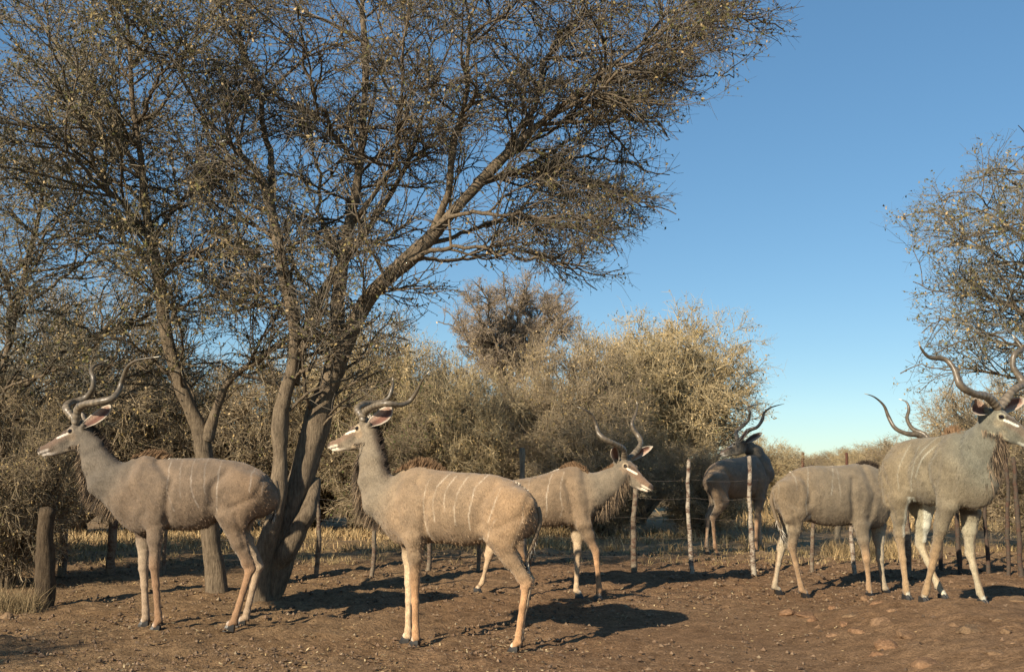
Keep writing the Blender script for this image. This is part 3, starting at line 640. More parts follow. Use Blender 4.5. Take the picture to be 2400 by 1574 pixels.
    kudu('kudu bull whose head is hidden behind the rightmost bull, only its horns showing',
         D, (1947, 1396), 8,
         dict(o=(1745, 545), yaw=2, pitch=15, s=1.0, side=-1),
         dict(hr=dict(top=(835, 700), mid=(890, 870), joint=(858, 1110), fet=(922, 1390), hoof=(948, 1446)),
              hl=dict(top=(835, 700), mid=(865, 880), joint=(782, 1120), fet=(736, 1370), hoof=(766, 1420)),
              fr=dict(top=(1345, 760), mid=(1325, 950), joint=(1362, 1185), fet=(1380, 1385), hoof=(1384, 1446)),
              fl=dict(top=(1400, 760), mid=(1440, 950), joint=(1452, 1185), fet=(1482, 1380), hoof=(1497, 1426))),
         [dict(crop=E, pts=[(425, 665, -.03), (432, 600, -.06), (400, 552, -.12), (330, 540, -.18), (270, 510, -.18), (235, 450, -.14), (210, 390, -.14), (160, 345, -.2), (105, 325, -.24)]),
          dict(crop=E, pts=[(440, 665, .03), (452, 600, .06), (430, 548, .12), (365, 515, .18), (335, 460, .2), (345, 410, .18), (330, 370, .2), (290, 355, .24)])],
         [dict(crop=E, base=(390, 690, -.07), tip=(350, 640, -.16), open=(.3, -1, 0)), dict(crop=E, base=(400, 690, .07), tip=(380, 620, .16), open=(.3, 1, 0))],
         trunk=dict(top=[(724, 770), (730, 715), (745, 682), (780, 645), (850, 588), (920, 560), (1000, 551), (1100, 555), (1200, 551), (1270, 538), (1330, 534), (1400, 550), (1450, 575), (1490, 625), (1520, 720), (1530, 800)],
                    bot=[(724, 770), (735, 850), (800, 900), (900, 925), (970, 928), (1060, 958), (1150, 958), (1240, 950), (1320, 972), (1400, 975), (1460, 962), (1500, 930), (1525, 870), (1530, 800)]),
         neck=[(1440, 740, 0, .205, .15), (1540, 690, 0, .155, .12), (1630, 630, 0, .125, .09), (1680, 580, 0, .105, .075)],
         stripes=[(.6, (895, 570), (885, 640), (882, 720)), (.85, (995, 560), (970, 640), (965, 720), (945, 800), (950, 860), (975, 920)), (.7, (1160, 570), (1130, 650), (1110, 750)), (.3, (770, 680), (765, 770)), (.3, (1185, 570), (1170, 640), (1170, 760))],
         mane=[([(1290, 545), (1340, 545), (1400, 560), (1470, 595), (1520, 620)], 900, [.03, .07, .09, .07, .05], MDRK, -.2), ([(850, 592), (1000, 556), (1100, 558), (1230, 552)], 900, [.025, .025, .03, .03], MWHT, -1.5)],
         beard=[([(1480, 960), (1540, 860), (1600, 760)], 500, [.03, .1, .1, .05], .1)],
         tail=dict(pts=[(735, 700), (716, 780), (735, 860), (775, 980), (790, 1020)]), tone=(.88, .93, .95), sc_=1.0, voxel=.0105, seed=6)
    kudu('rightmost kudu bull in three-quarter view on the stony rise, wide spiral horns',
         E, (2196, 1411), -60,
         dict(o=(850, 455), yaw=-37, pitch=25, s=1.13, lat=.0, side=-1, tx=.83, tw=.84),
         dict(fr=dict(top=(590, 700), mid=(545, 925), joint=(484, 1190), fet=(434, 1395), hoof=(428, 1452)),
              fl=dict(top=(680, 700), mid=(672, 960), joint=(674, 1185), fet=(728, 1392), hoof=(745, 1446)),
              hr=dict(top=(300, 720), mid=(285, 880), joint=(298, 1110), fet=(332, 1380), hoof=(338, 1432)),
              hl=dict(top=(350, 720), mid=(430, 920), joint=(408, 1140), fet=(502, 1358), hoof=(530, 1402))),
         [dict(pts=[(810, 385, -.04), (770, 345, -.1), (690, 325, -.2), (622, 280, -.26), (592, 200, -.22), (540, 142, -.18), (455, 130, -.22), (412, 85, -.28), (397, 45, -.32)], r=1.08),
          dict(pts=[(880, 370, .04), (905, 310, .1), (957, 270, .2), (905, 180, .24), (915, 110, .24), (955, 90, .3), (925, 45, .34), (900, 10, .38)], r=1.08)],
         [dict(crop=F, base=(640, 860, -.06), tip=(505, 700, -.10), open=(.35, -1, .0), w=.072, cup=.6, inn=(.14, .06, .045)),
          dict(crop=F, base=(990, 830, .08), tip=(1110, 660, .14), open=(.3, -1, .05), w=.058, cup=.8)],
         neck=[(640, 740, 0, .225, .165), (705, 690, 0, .185, .14), (755, 600, 0, .145, .105), (790, 520, 0, .115, .085)],
         stripes=[(.6, (320, 600), (312, 680), (298, 760), (300, 850)), (.4, (380, 610), (345, 740)), (.8, (450, 560), (385, 680), (358, 800), (352, 850)), (1, (490, 560), (420, 680), (388, 780)), (.4, (510, 620), (470, 700), (460, 800)), (.25, (420, 600), (372, 700), (352, 760))],
         mane=[([(545, 540), (600, 535), (640, 570), (660, 590)], 900, [.05, .08, .08, .05], MBRN, -.2), ([(665, 585), (700, 575), (735, 520)], 500, [.06, .07, .06], (.28, .2, .12), -.3)],
         beard=[([(730, 930), (780, 820), (815, 720), (835, 640)], 3000, [.03, .08, .14, .18, .18, .08], .1)],
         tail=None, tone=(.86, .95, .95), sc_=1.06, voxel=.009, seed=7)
build_kudus()
# ------------------------------------------------------------------ ground
def mat_soil():
    t = NT('trampled_soil', 0.95, 0.1)
    n1 = t.noise(0.55, 5, 0.6); n2 = t.noise(7, 6, 0.65); n3 = t.noise(45, 5, 0.7); n4 = t.noise(160, 3, 0.7)
    c = t.ramp(n1, [(0.3, (0.195, 0.116, 0.063)), (0.7, (0.235, 0.152, 0.088))])
    c = t.mix(1.0, c, t.ramp(n2, [(0.3, (0.62, 0.60, 0.58)), (0.65, (1.25, 1.25, 1.25))]), 'MULTIPLY')
    c = t.mix(1.0, c, t.ramp(n3, [(0.32, (0.55, 0.52, 0.5)), (0.6, (1.2, 1.2, 1.18))]), 'MULTIPLY')
    c = t.mix(t.ramp(n4, [(0.60, (0, 0, 0)), (0.72, (.55, .55, .55))]), c, (0.30, 0.20, 0.11))
    a = t.attr(); c = t.mix(1.0, c, a, 'MULTIPLY')
    ad = t.n('ShaderNodeMath', operation='ADD'); t.l(n3, ad.inputs[0]); t.l(n2, ad.inputs[1])
    t.bump(ad.outputs[0], 0.9, 0.03); return t.out(c)
ys = np.concatenate([np.linspace(-14, 3.0, 18)[:-1], np.linspace(3.0, 6.2, 30)[:-1], np.linspace(6.2, 14.0, 220)[:-1], np.geomspace(14.0, 60, 90)[:-1], np.geomspace(60, 900, 40)])
ss = np.linspace(-1, 1, 330); w_ = 14+.95*np.maximum(ys, 0)
X = w_[:, None]*(0.38*ss+0.62*ss**3)[None, :]; Y = np.repeat(ys[:, None], len(ss), 1)
PP = np.stack([X, Y, 0*X], -1)
def churn(x, y):
    """how trodden the ground is: clods left and centre, smoother sand at right"""
    a = 1-0.75*sstep(0.2, 1.6, x+0.5*vnoise(np.stack([x, y, 0*x], -1), .7))*(1-sstep(9.5, 11., y)); return a*(1-.75*sstep(16, 30, y))
ch = churn(X, Y); fine = sstep(5, 6.5, Y)*(1-sstep(18, 26, Y))
Zm = gz(X, Y)+fine*ch*(0.022*vnoise(PP, 4.0)+0.028*np.abs(vnoise(PP+5, 9.0))+0.018*vnoise(PP+8, 20.)) + fine*(1-ch)*0.008*vnoise(PP+8, 14.)+sstep(2.0, 3.0, X)*sstep(6, 7, Y)*(1-sstep(9, 10, Y))*(.05*np.abs(vnoise(PP+2, 3.2))+.028*np.abs(vnoise(PP, 8.)))
i, j = np.meshgrid(np.arange(len(ys)-1), np.arange(len(ss)-1), indexing='ij'); n = len(ss)
q = np.stack([i*n+j, i*n+j+1, (i+1)*n+j+1, (i+1)*n+j], -1).reshape(-1, 4)
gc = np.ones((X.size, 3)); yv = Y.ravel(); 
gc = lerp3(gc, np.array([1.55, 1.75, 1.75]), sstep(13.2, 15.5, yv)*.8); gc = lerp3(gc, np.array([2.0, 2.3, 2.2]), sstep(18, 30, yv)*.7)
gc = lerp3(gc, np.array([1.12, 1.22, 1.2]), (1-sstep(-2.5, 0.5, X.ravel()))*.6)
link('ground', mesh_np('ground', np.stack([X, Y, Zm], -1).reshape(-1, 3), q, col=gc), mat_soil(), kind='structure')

# ------------------------------------------------------------------ woody growth
def spawn(P, R, per, t0, t1, ln, ang, K, up=0.0, wander=0.25, rad=(0.008, 0.003), flat=1.0, r=None, grav=0.0, keep=None, out=0.0, cen=(0, 0, .55)):
    N, Kp, _ = P.shape; pi = np.repeat(np.arange(N), per) if np.isscalar(per) else np.repeat(np.arange(N), per); M = len(pi)
    t = (t0+(t1-t0)*r.random(M))*(Kp-1); k = np.minimum(t.astype(int), Kp-2); f = (t-k)[:, None]
    o = P[pi, k]*(1-f)+P[pi, k+1]*f; T = nrm(P[pi, k+1]-P[pi, k]); rp = R[pi, k]
    A = nrm(np.cross(T, r.normal(size=(M, 3)))); a = np.radians(ang[0]+(ang[1]-ang[0])*r.random(M))[:, None]
    D = nrm((T*np.cos(a)+A*np.sin(a))*np.array([1, 1, flat])+np.array([0, 0, up]))
    if out: D = nrm(D+out*nrm(o-np.array(cen)))
    L = ln[0]+(ln[1]-ln[0])*r.random(M); L = L*(1-.35*t/(Kp-1))
    Q = np.empty((M, K, 3)); Q[:, 0] = o; st = (L/(K-1))[:, None]
    for q_ in range(1, K):
        D = nrm(D+r.normal(size=(M, 3))*wander+np.array([0, 0, up*.25-grav])); Q[:, q_] = Q[:, q_-1]+D*st
    r0 = np.minimum(rad[0]*(.7+.6*r.random(M)), rp*.75); RR = r0[:, None]*np.linspace(1, rad[1]/rad[0], K)[None]
    if keep is not None: m = keep(Q[:, -1]); Q, RR = Q[m], RR[m]
    return Q, RR
def leaves(P, n, size, r, cols, probs):
    """small folded leaf or pod slips set on the twigs"""
    N, K, _ = P.shape; i = r.integers(0, N, n); t = r.random(n)*(K-1); k = np.minimum(t.astype(int), K-2); f = (t-k)[:, None]
    o = P[i, k]*(1-f)+P[i, k+1]*f; d = nrm(r.normal(size=(n, 3))+np.array([0, 0, -.2])); s = nrm(np.cross(d, r.normal(size=(n, 3)))); L = (size[0]+(size[1]-size[0])*r.random(n))[:, None]; w = L*.26
    V = np.stack([o, o+d*L*.5+s*w, o+d*L, o+d*L*.5-s*w+nrm(np.cross(d, s))*w*.5], 1).reshape(-1, 3); b = np.arange(n)*4
    T = np.concatenate([np.stack([b, b+1, b+2], -1), np.stack([b, b+2, b+3], -1)]); c = np.array(cols)[r.choice(len(cols), n, p=probs)]*(.65+.7*r.random((n, 1)))
    return V, T, np.repeat(c, 4, 0)
def mat_bark():
    t = NT('acacia_bark', 0.9, 0.15); n1 = t.noise(6, 5, 0.65); n2 = t.noise(42, 6, 0.75, stretch=(1, 1, .16))
    c = t.mix(1.0, t.attr(), t.ramp(n1, [(0.3, (.7, .68, .66)), (.7, (1.2, 1.17, 1.1))]), 'MULTIPLY')
    c = t.mix(1.0, c, t.ramp(n2, [(0.35, (.5, .48, .46)), (.6, (1.15, 1.12, 1.08))]), 'MULTIPLY'); t.bump(n2, 1.0, .035); return t.out(c)
def mat_twig():
    t = NT('thorn_twigs', 0.85, 0.15); return t.out(t.attr())
M_BARK, M_TWIG = mat_bark(), mat_twig()
LEAFC = [(.30, .215, .095), (.20, .155, .065), (.11, .105, .040), (.36, .27, .15)]
BARKC = np.array([.215, .175, .130])
def tube_obj(name, sets, mat, parent, base, var=.25, sides=3, rough=0, kind=None, r=None, link_=True):
    VV, QQ, CC, off = [], [], [], 0
    for P, R, s_ in sets:
        v, q_ = tubes(P, R, s_, rough=rough, seed=3.1); per = P.shape[1]*s_
        c = np.repeat(np.asarray(base)[None]*(1-var+2*var*r.random((len(P), 1))), per, 0); VV.append(v); QQ.append(q_+off); CC.append(c); off += len(v)
    me = mesh_np(name, np.concatenate(VV), np.concatenate(QQ), col=np.concatenate(CC)); me.materials.append(mat)
    return link(name, me, None, parent, kind=kind) if link_ else me

def traced_tree(name, label, base, limbs, l1, l2, l3, nleaf, seed, group, twigc, leafc=(.3, .2, .35, .15), cats='tree', keep=None, flat=.6, size=1.0):
    r = np.random.default_rng(seed); B = ghit(*base); e = empty(name, B, label, cats, group); sets = []; ALL = []
    for n, lb in enumerate(limbs):
        P = np.array([at(p[0], p[1], B[1]+p[2]) for p in lb])-B; R = np.array([p[3]*.40*(B[1]+p[2])/F_PX for p in lb])
        if lb[0][1] >= base[1]-25: P[0, 2] = min(P[0, 2], -.03)
        Q, RR = resample(P, R, 36); w = np.cumsum(r.normal(size=Q.shape)*(.02 if lb[0][3] < 30 else .007), 0); w -= w[0]; u_ = np.linspace(0, 1, 36)[:, None]; Q = Q+(w-w[-1]*u_)*np.minimum(u_*3, 1)*1.0
        ALL.append((Q, RR)); thick = RR[0] > .045
        if thick:
            Qf, Rf = resample(Q[::3], RR[::3], 90); Rf = Rf*(1+.10*vnoise(Qf*2.2+n, 1.5)+.05*vnoise(Qf, 7.)); fl = np.exp(-np.linspace(0, 18, 90))*(.15 if lb[0][1] >= base[1]-25 else 0); Rf = Rf*(1+fl)
            tube_obj('trunk' if n < 3 else 'limb', [(Qf[None], Rf[None], 26)], M_BARK, e, BARKC, .05, rough=.20, r=r)
        else: tube_obj('limb', [(Q[None], RR[None], 8)], M_BARK, e, BARKC, .05, rough=.14, r=r)
    Q = np.stack([a for a, _ in ALL]); RR = np.stack([b for _, b in ALL]); Lh = np.linalg.norm(np.diff(Q, axis=1), axis=2).sum(1)
    per = np.maximum((Lh*l1).astype(int), 3)
    k1 = (lambda p: p[:, 2] > 1.35) 
    P1, R1 = spawn(Q, RR, per, .22, 1.0, (.8*size, 1.8*size), (25, 65), 12, .05, .15, (.017, .0055), flat, r, keep=k1 if keep is None else (lambda p: k1(p) & keep(p+B)))
    P2, R2 = spawn(P1, R1, l2, .08, 1.0, (.35*size, .95*size), (20, 60), 7, .03, .17, (.0090, .0046), flat, r, keep=None if keep is None else (lambda p: keep(p+B)))
    P3, R3 = spawn(P2, R2, l3, .05, 1.0, (.12*size, .38*size), (25, 70), 3, .0, .25, (.0050, .0030), 1, r)
    tube_obj('branch', [(P1, R1, 5)], M_BARK, e, BARKC*.85, .2, kind='stuff', r=r)
    tube_obj('twigs', [(P2, R2, 3), (P3, R3, 3)], M_TWIG, e, twigc, .35, kind='stuff', r=r)
    v, t, c = leaves(np.concatenate([P3]), nleaf, (.018, .048), r, LEAFC, leafc); link('leaves', mesh_np('leaves', v, None, t, c), M_TWIG, e, kind='stuff')
    return e, B

TREE_G = 'bare acacia trees'
def inside(poly):
    poly = np.array(poly, float)
    def f(P):
        d = P-np.array([0, 0, CAM_H]); zc = d[:, 1]*_c+d[:, 2]*_s; px = 1200+F_PX*d[:, 0]/zc+45*vnoise(P, 1.6)+22*vnoise(P, 6.); py = 787-F_PX*(-d[:, 1]*_s+d[:, 2]*_c)/zc+45*vnoise(P+9, 1.6)+22*vnoise(P+4, 6.)
        w = np.zeros(len(P), bool); n = len(poly)
        for i in range(n):
            (x0, y0), (x1, y1) = poly[i], poly[(i+1) % n]
            w ^= ((y0 > py) != (y1 > py)) & (px < (x1-x0)*(py-y0)/(y1-y0+1e-9)+x0)
        return w
    return f
main, MB = traced_tree('acacia_tree', 'large bare acacia with a leaning forked trunk, its crown filling the top centre', (616, 1408), [
    [(622, 1410, 0, 86), (655, 1290, .02, 84), (690, 1180, .05, 86), (722, 1070, .05, 80), (750, 960, .0, 72), (785, 850, -.05, 58), (830, 750, -.1, 50), (900, 655, -.2, 46), (1000, 560, -.3, 42), (1070, 480, -.4, 36), (1115, 425, -.45, 32), (1190, 350, -.5, 24), (1280, 275, -.55, 19), (1380, 190, -.6, 14), (1520, 90, -.7, 8), (1640, 30, -.7, 4)],
    [(608, 1410, -.1, 60), (615, 1320, -.16, 58), (640, 1210, -.2, 54), (662, 1120, -.2, 50), (650, 1050, -.2, 48), (660, 960, -.25, 46), (684, 870, -.3, 42), (692, 780, -.35, 40), (676, 690, -.4, 36), (650, 590, -.4, 32), (630, 490, -.4, 28), (600, 405, -.45, 24), (560, 360, -.5, 18), (520, 325, -.5, 12), (470, 270, -.6, 8), (400, 200, -.7, 5)],
    [(625, 1405, .05, 60), (640, 1330, -.02, 62), (680, 1270, -.05, 60), (715, 1210, -.02, 52), (735, 1150, .06, 40), (740, 1100, .1, 20)],
    [(800, 815, -.05, 46), (790, 720, .1, 36), (802, 620, .2, 32), (820, 500, .25, 30), (838, 390, .3, 26), (845, 250, .3, 22), (850, 120, .3, 18), (845, -60, .3, 12), (840, -200, .3, 8)],
    [(690, 900, -.2, 34), (712, 800, -.1, 30), (745, 700, .1, 26), (800, 620, .2, 24), (850, 550, .3, 20), (900, 470, .5, 16), (960, 350, .7, 12), (1000, 200, .9, 8), (1010, 60, 1, 5)],
    [(1010, 552, -.3, 26), (1050, 450, -.5, 20), (1068, 340, -.7, 17), (1090, 230, -.8, 15), (1092, 120, -.9, 12), (1085, 0, -1, 8), (1080, -120, -1, 5)],
    [(1075, 478, -.4, 24), (1150, 430, -.2, 18), (1240, 420, -.1, 13), (1340, 425, 0, 10), (1430, 445, 0, 8), (1500, 470, .0, 5), (1585, 502, 0, 3)],
    [(930, 625, -.25, 18), (1010, 595, -.4, 13), (1120, 590, -.6, 10), (1230, 610, -.7, 8), (1330, 630, -.8, 6), (1420, 650, -.8, 3)],
    [(634, 500, -.4, 22), (632, 380, -.2, 18), (610, 260, -.1, 15), (575, 160, .0, 13), (560, 60, .0, 10), (540, -60, 0, 7)],
    [(1190, 350, -.5, 18), (1240, 240, -.3, 14), (1270, 120, -.2, 11), (1330, 20, -.1, 8), (1400, -80, 0, 5)],
    [(1115, 425, -.45, 18), (1230, 330, .0, 13), (1350, 280, .3, 10), (1470, 240, .5, 7), (1580, 200, .6, 4)],
    [(830, 520, .25, 18), (900, 400, -.4, 13), (940, 260, -1.0, 10), (950, 120, -1.4, 8), (960, -20, -1.6, 5)],
    [(838, 390, .3, 16), (770, 270, -.3, 12), (720, 150, -.8, 9), (700, 20, -1.1, 6)],
    [(800, 620, .2, 14), (760, 520, .8, 11), (740, 400, 1.2, 9), (720, 280, 1.5, 6)],
    [(1280, 275, -.55, 13), (1400, 230, -1.0, 9), (1520, 150, -1.4, 7), (1640, 110, -1.6, 4)],
    [(690, 760, -.3, 12), (620, 690, -.2, 9), (540, 640, .0, 7), (460, 600, .1, 4)],
    [(650, 560, -.4, 12), (570, 520, .1, 9), (500, 545, .3, 7), (430, 600, .4, 4)],
    [(745, 700, .1, 12), (700, 620, .5, 9), (620, 580, .8, 7), (540, 590, 1, 4)],
    [(665, 900, -.2, 10), (720, 860, -.5, 8), (790, 840, -.7, 6), (860, 860, -.8, 3)],
    [(985, 575, -.3, 16), (1090, 555, -.1, 12), (1200, 540, .1, 9), (1320, 545, .2, 6), (1440, 565, .3, 3)],
    [(950, 610, -.3, 14), (1060, 615, .2, 10), (1180, 610, .4, 8), (1310, 625, .5, 6), (1400, 680, .5, 3)],
    [(1040, 510, -.4, 15), (1150, 500, -.7, 11), (1270, 520, -.9, 8), (1400, 560, -1.0, 5), (1450, 600, -1, 3)],
    [(1100, 445, -.4, 15), (1220, 390, .3, 11), (1350, 370, .5, 8), (1480, 385, .6, 6), (1570, 410, .6, 3)],
    [(1240, 300, -.5, 14), (1370, 270, -.2, 11), (1490, 270, 0, 7), (1560, 330, .1, 4)],
    [(1380, 190, -.6, 12), (1490, 170, -.4, 9), (1610, 170, -.2, 6), (1720, 175, 0, 3)],
    [(1500, 105, -.7, 10), (1620, 60, -.5, 8), (1730, 40, -.4, 6), (1840, 75, -.3, 3)],
    [(1085, 0, -1, 8), (1200, -30, -.9, 7), (1350, -20, -.6, 5), (1500, -10, -.4, 3)],
  ], 5.0, 10, 8, 32000, 21, TREE_G, np.array([.15, .125, .095]), (.12, .2, .58, .1),
  keep=inside([(380, -600), (1950, -600), (1870, 60), (1710, 165), (1620, 250), (1550, 330), (1590, 420), (1600, 520), (1470, 560), (1470, 670), (1380, 690), (1250, 640), (1000, 740), (900, 900), (560, 860), (440, 660), (380, 300)]))
t2, TB = traced_tree('acacia_tree', 'grey acacia behind the leftmost bull, low fork and spreading bare crown', (508, 1400), [
    [(512, 1405, .35, 66), (496, 1290, .35, 50), (486, 1180, .35, 48), (482, 1080, .35, 50), (470, 1010, .35, 50), (440, 930, .3, 42), (405, 860, .25, 38), (385, 770, .2, 35), (378, 690, .1, 34), (362, 620, 0, 32), (352, 555, -.05, 30), (345, 490, -.1, 24), (335, 410, -.2, 20), (318, 290, -.3, 16), (306, 170, -.4, 13), (300, 40, -.5, 9), (290, -90, -.5, 6)],
    [(484, 1030, .35, 34), (512, 950, .3, 26), (545, 885, .2, 20), (600, 845, 0, 16), (660, 800, -.3, 12), (740, 740, -.6, 8), (800, 690, -.8, 5)],
    [(350, 560, -.05, 24), (320, 520, -.2, 19), (262, 462, -.5, 15), (190, 400, -.8, 12), (120, 340, -1.1, 9), (40, 260, -1.3, 6), (-40, 200, -1.4, 4)],
    [(340, 430, -.2, 16), (280, 330, .3, 12), (220, 210, .7, 9), (140, 100, 1, 7), (60, 10, 1.2, 4)],
    [(318, 290, -.3, 13), (380, 200, -.7, 10), (430, 100, -1, 8), (470, 0, -1.2, 5)],
    [(355, 580, -.05, 15), (400, 500, .4, 12), (450, 420, .7, 9), (480, 320, 1, 7), (490, 220, 1.2, 4)],
    [(262, 462, -.5, 12), (200, 330, -.9, 9), (140, 200, -1.3, 7), (110, 80, -1.6, 5), (90, -40, -1.8, 4)],
    [(370, 660, .1, 12), (440, 600, -.3, 9), (520, 580, -.7, 7), (600, 590, -1, 4)],
    [(385, 770, .2, 12), (440, 715, 0, 9), (520, 700, -.2, 6), (580, 740, -.3, 3)],
    [(430, 920, .3, 11), (370, 850, .1, 8), (300, 800, -.1, 6), (220, 790, -.2, 3)],
    [(352, 600, -.05, 11), (280, 570, -.3, 8), (180, 560, -.5, 6), (60, 600, -.7, 4), (-20, 660, -.8, 3)],
    [(345, 490, -.1, 11), (280, 420, .5, 9), (180, 380, 1, 7), (60, 370, 1.4, 4)],
  ], 6.0, 10, 7, 32000, 22, TREE_G, np.array([.175, .148, .105]), (.2, .25, .45, .1),
  keep=inside([(-400, -600), (700, -600), (760, 300), (820, 700), (740, 900), (560, 980), (200, 880), (160, 760), (330, 640), (60, 680), (-100, 700), (-400, 600)]))

# ------------------------------------------------------------------ prototypes of bush and umbrella acacia, shared by their copies
def bush_meshes(nm, seed, H=1.0, nst=34, c=(.15, .12, .085), lc=(.35, .3, .15, .2), nleaf=20000, umbrella=False, l1=12, l2=9, l3=6):
    """unit bush: radius about 1, height about 1.75; meshes for stems, twigs, leaves"""
    r = np.random.default_rng(seed); S = []; RR = []; cz = .78 if not umbrella else 1.0; sz = .72 if not umbrella else .62
    for k in range(nst):
        a = k*2.39996+r.random()*.5; se = -.22+1.2*(k+.5)/nst if not umbrella else -.1+1.08*(k+.5)/nst; se = min(se, .99); ce = math.sqrt(1-se*se)
        f = (.60+.22*r.random()) if not umbrella else (.66+.2*r.random()); T = np.array([math.cos(a)*ce*f, math.sin(a)*ce*f, cz+se*sz*f]); n = 14; u = np.linspace(0, 1, n)[:, None]
        b0 = np.array([r.normal()*.05, r.normal()*.05, -.03]); c1 = b0+np.array([T[0]*.22, T[1]*.22, T[2]*.5]) if not umbrella else np.array([T[0]*.10, T[1]*.10, .75])
        p = (1-u)**2*b0+2*u*(1-u)*c1+u*u*T; w = np.cumsum(r.normal(size=(n, 3))*.022, 0); p = p+(w-w[-1]*u)*np.minimum(u*3, 1); S.append(p); RR.append(np.linspace(.024, .0022, n)*(1.4 if umbrella else 1))
    S = np.array(S); RR = np.array(RR)
    def dome(f):
        def g(p):
            q = (p-np.array([0, 0, cz]))/np.array([1.0, 1.0, sz]); return (np.linalg.norm(q, axis=1) < f*(1+.09*vnoise(p+seed, 2.0)+.05*vnoise(p, 5.)+.04*r.random(len(p)))) & (p[:, 2] > ((.06 if nst < 35 else .10+.30*np.linalg.norm(p[:, :2], axis=1)) if not umbrella else .5))
        return g
    P1, R1 = spawn(S, RR, l1, .22 if not umbrella else .5, 1, (.22, .50), (35, 85), 8, .0, .18, (.0065, .0026), .9, r, keep=dome(1.0), out=.35)
    P2, R2 = spawn(P1, R1, l2, .08, 1, (.10, .28), (25, 75), 5, .0, .24, (.0040, .0022), 1, r, keep=dome(1.05), out=.25)
    P3, R3 = spawn(P2, R2, l3, .05, 1, (.05, .14), (25, 80), 3, .02, .25, (.0026, .0016), 1, r)
    out = []
    out.append(('stems', tube_obj('stems', [(S, RR, 7)], M_BARK, None, BARKC, .15, rough=.15, r=r, link_=False), None))
    out.append(('twigs', tube_obj('twigs', [(P1, R1, 4), (P2, R2, 3), (P3, R3, 3)], M_TWIG, None, np.array(c), .35, r=r, link_=False), 'stuff'))
    v, t, cc = leaves(P3, nleaf, (.010, .026), r, LEAFC, lc); cc = np.minimum(cc*1.15, .8); me = mesh_np('leaves', v, None, t, cc); me.materials.append(M_TWIG); out.append(('leaves', me, 'stuff'))
    return out
BUSH_A = bush_meshes('a', 31, c=(.30, .238, .155), nleaf=11000); BUSH_B = bush_meshes('b', 32, c=(.43, .345, .205), nst=36, lc=(.5, .2, .05, .25), nleaf=16000)
def recolour(ms, c, lc, seed):
    """same twigs, other leaf colour"""
    r = np.random.default_rng(seed); out = []
    for nm, me, k in ms:
        if nm == 'leaves':
            me = me.copy(); a = me.attributes['Col']; n = len(me.vertices); cc = np.ones((n, 4), np.float32); cc[:, :3] = np.repeat(np.array(lc)[r.integers(0, len(lc), n//4)]*(.6+.7*r.random((n//4, 1))), 4, 0); a.data.foreach_set('color', cc.ravel())
        out.append((nm, me, k))
    return out
BUSH_G = recolour(BUSH_A, None, [(.09, .12, .035), (.13, .15, .05), (.2, .17, .07)], 5)
def plant(ms, px, Y, R, Hh, label, rz, name='thorn_bush', cat='bush', group='grey thorn bushes behind the fence', sy=1.0):
    x = at(px, 1088, Y)[0]; e = empty(name, (x, Y, float(gz(x, Y))-.02), label, cat, group, rz)
    for nm, me, k in ms:
        o = link(nm, me, None, e, kind=k)
    e.scale = (R/1.02, R*sy/1.02, Hh/(1.50 if True else 1.62))
    return e
BACK = [
 (BUSH_A, 165, 14.2, 2.15, 4.0, 'big dark thorn bush rising behind the leftmost bull and the grey acacia', .3),
 (BUSH_A, -210, 13.0, 1.9, 3.4, 'dark thorn bush cut off by the left edge of the picture', 2.1),
 (BUSH_A, 30, 11.6, 1.25, 2.6, 'tangled pale brush around the thick wooden post at far left', 1.0),
 (BUSH_A, 440, 17.5, 1.9, 3.3, 'thorn bush seen between the grey acacia trunk and the big forked tree', 4.0),
 (BUSH_A, 640, 17.0, 2.0, 3.5, 'golden-brown bush behind the forked trunk of the large acacia', 5.2),
 (BUSH_G, 905, 15.6, 1.55, 2.9, 'bush with a few green leaves behind the head of the middle bull', .8),
 (BUSH_B, 850, 18.5, 2.1, 4.5, 'tall brownish bush above and behind the green-leaved one', 3.3),
 (BUSH_B, 1085, 16.6, 1.6, 3.2, 'grey bush left of the tall narrow acacia, above the middle bull back', 1.9),
 (BUSH_A, 1345, 20.5, 1.9, 4.5, 'grey-brown bush bridging the fan-shaped crown and the golden dome', 1.5),
 (BUSH_A, 1290, 16.8, 1.6, 3.0, 'low dark bush behind the horns of the bearded bull', .2),
 (BUSH_A, 1400, 18.65, 1.7, 2.5, 'darker bush filling the left flank of the golden dome bush', 4.4),
 (BUSH_A, 1640, 18.7, 1.3, 1.9, 'shaded low brush under the golden dome bush', 3.0),
 (BUSH_A, 2330, 21.0, 2.0, 3.5, 'dense tan bush behind the horns of the rightmost bull', .9),
 (BUSH_B, 1778, 33.0, 1.9, 2.5, 'small rounded tan bush behind the ears of the shaded bull', 2.0),
 (BUSH_A, 1855, 48.0, 2.2, 2.0, 'far low grey bush at the left of the open gap', 1.2),
 (BUSH_B, 1930, 66.0, 3.0, 2.2, 'smallest far bush in the middle of the open gap', 3.7),
 (BUSH_A, 1990, 50.0, 2.5, 2.3, 'far bush above the back of the bull with the hidden head', 5.0),
 (BUSH_B, 2060, 44.0, 2.6, 2.5, 'far tan bush just left of the rightmost bull rump', .4),
 (BUSH_A, 2150, 36.0, 2.6, 2.6, 'far grey bush mostly behind the rightmost bull shoulders', 1.4),
 (BUSH_A, 720, 21.0, 2.2, 3.0, 'back-row bush glimpsed between the trunks of the forked tree', 2.9),
 (BUSH_A, 330, 20.0, 2.3, 3.6, 'back-row bush between the leftmost bull horns and the grey acacia', 3.9),
 (BUSH_A, 1030, 22.0, 2.3, 4.2, 'back-row bush above the mane of the middle bull', 5.4),
 (BUSH_A, 2450, 15.0, 1.7, 2.6, 'tan bush cut off by the right edge behind the fence posts', 5.1),
]
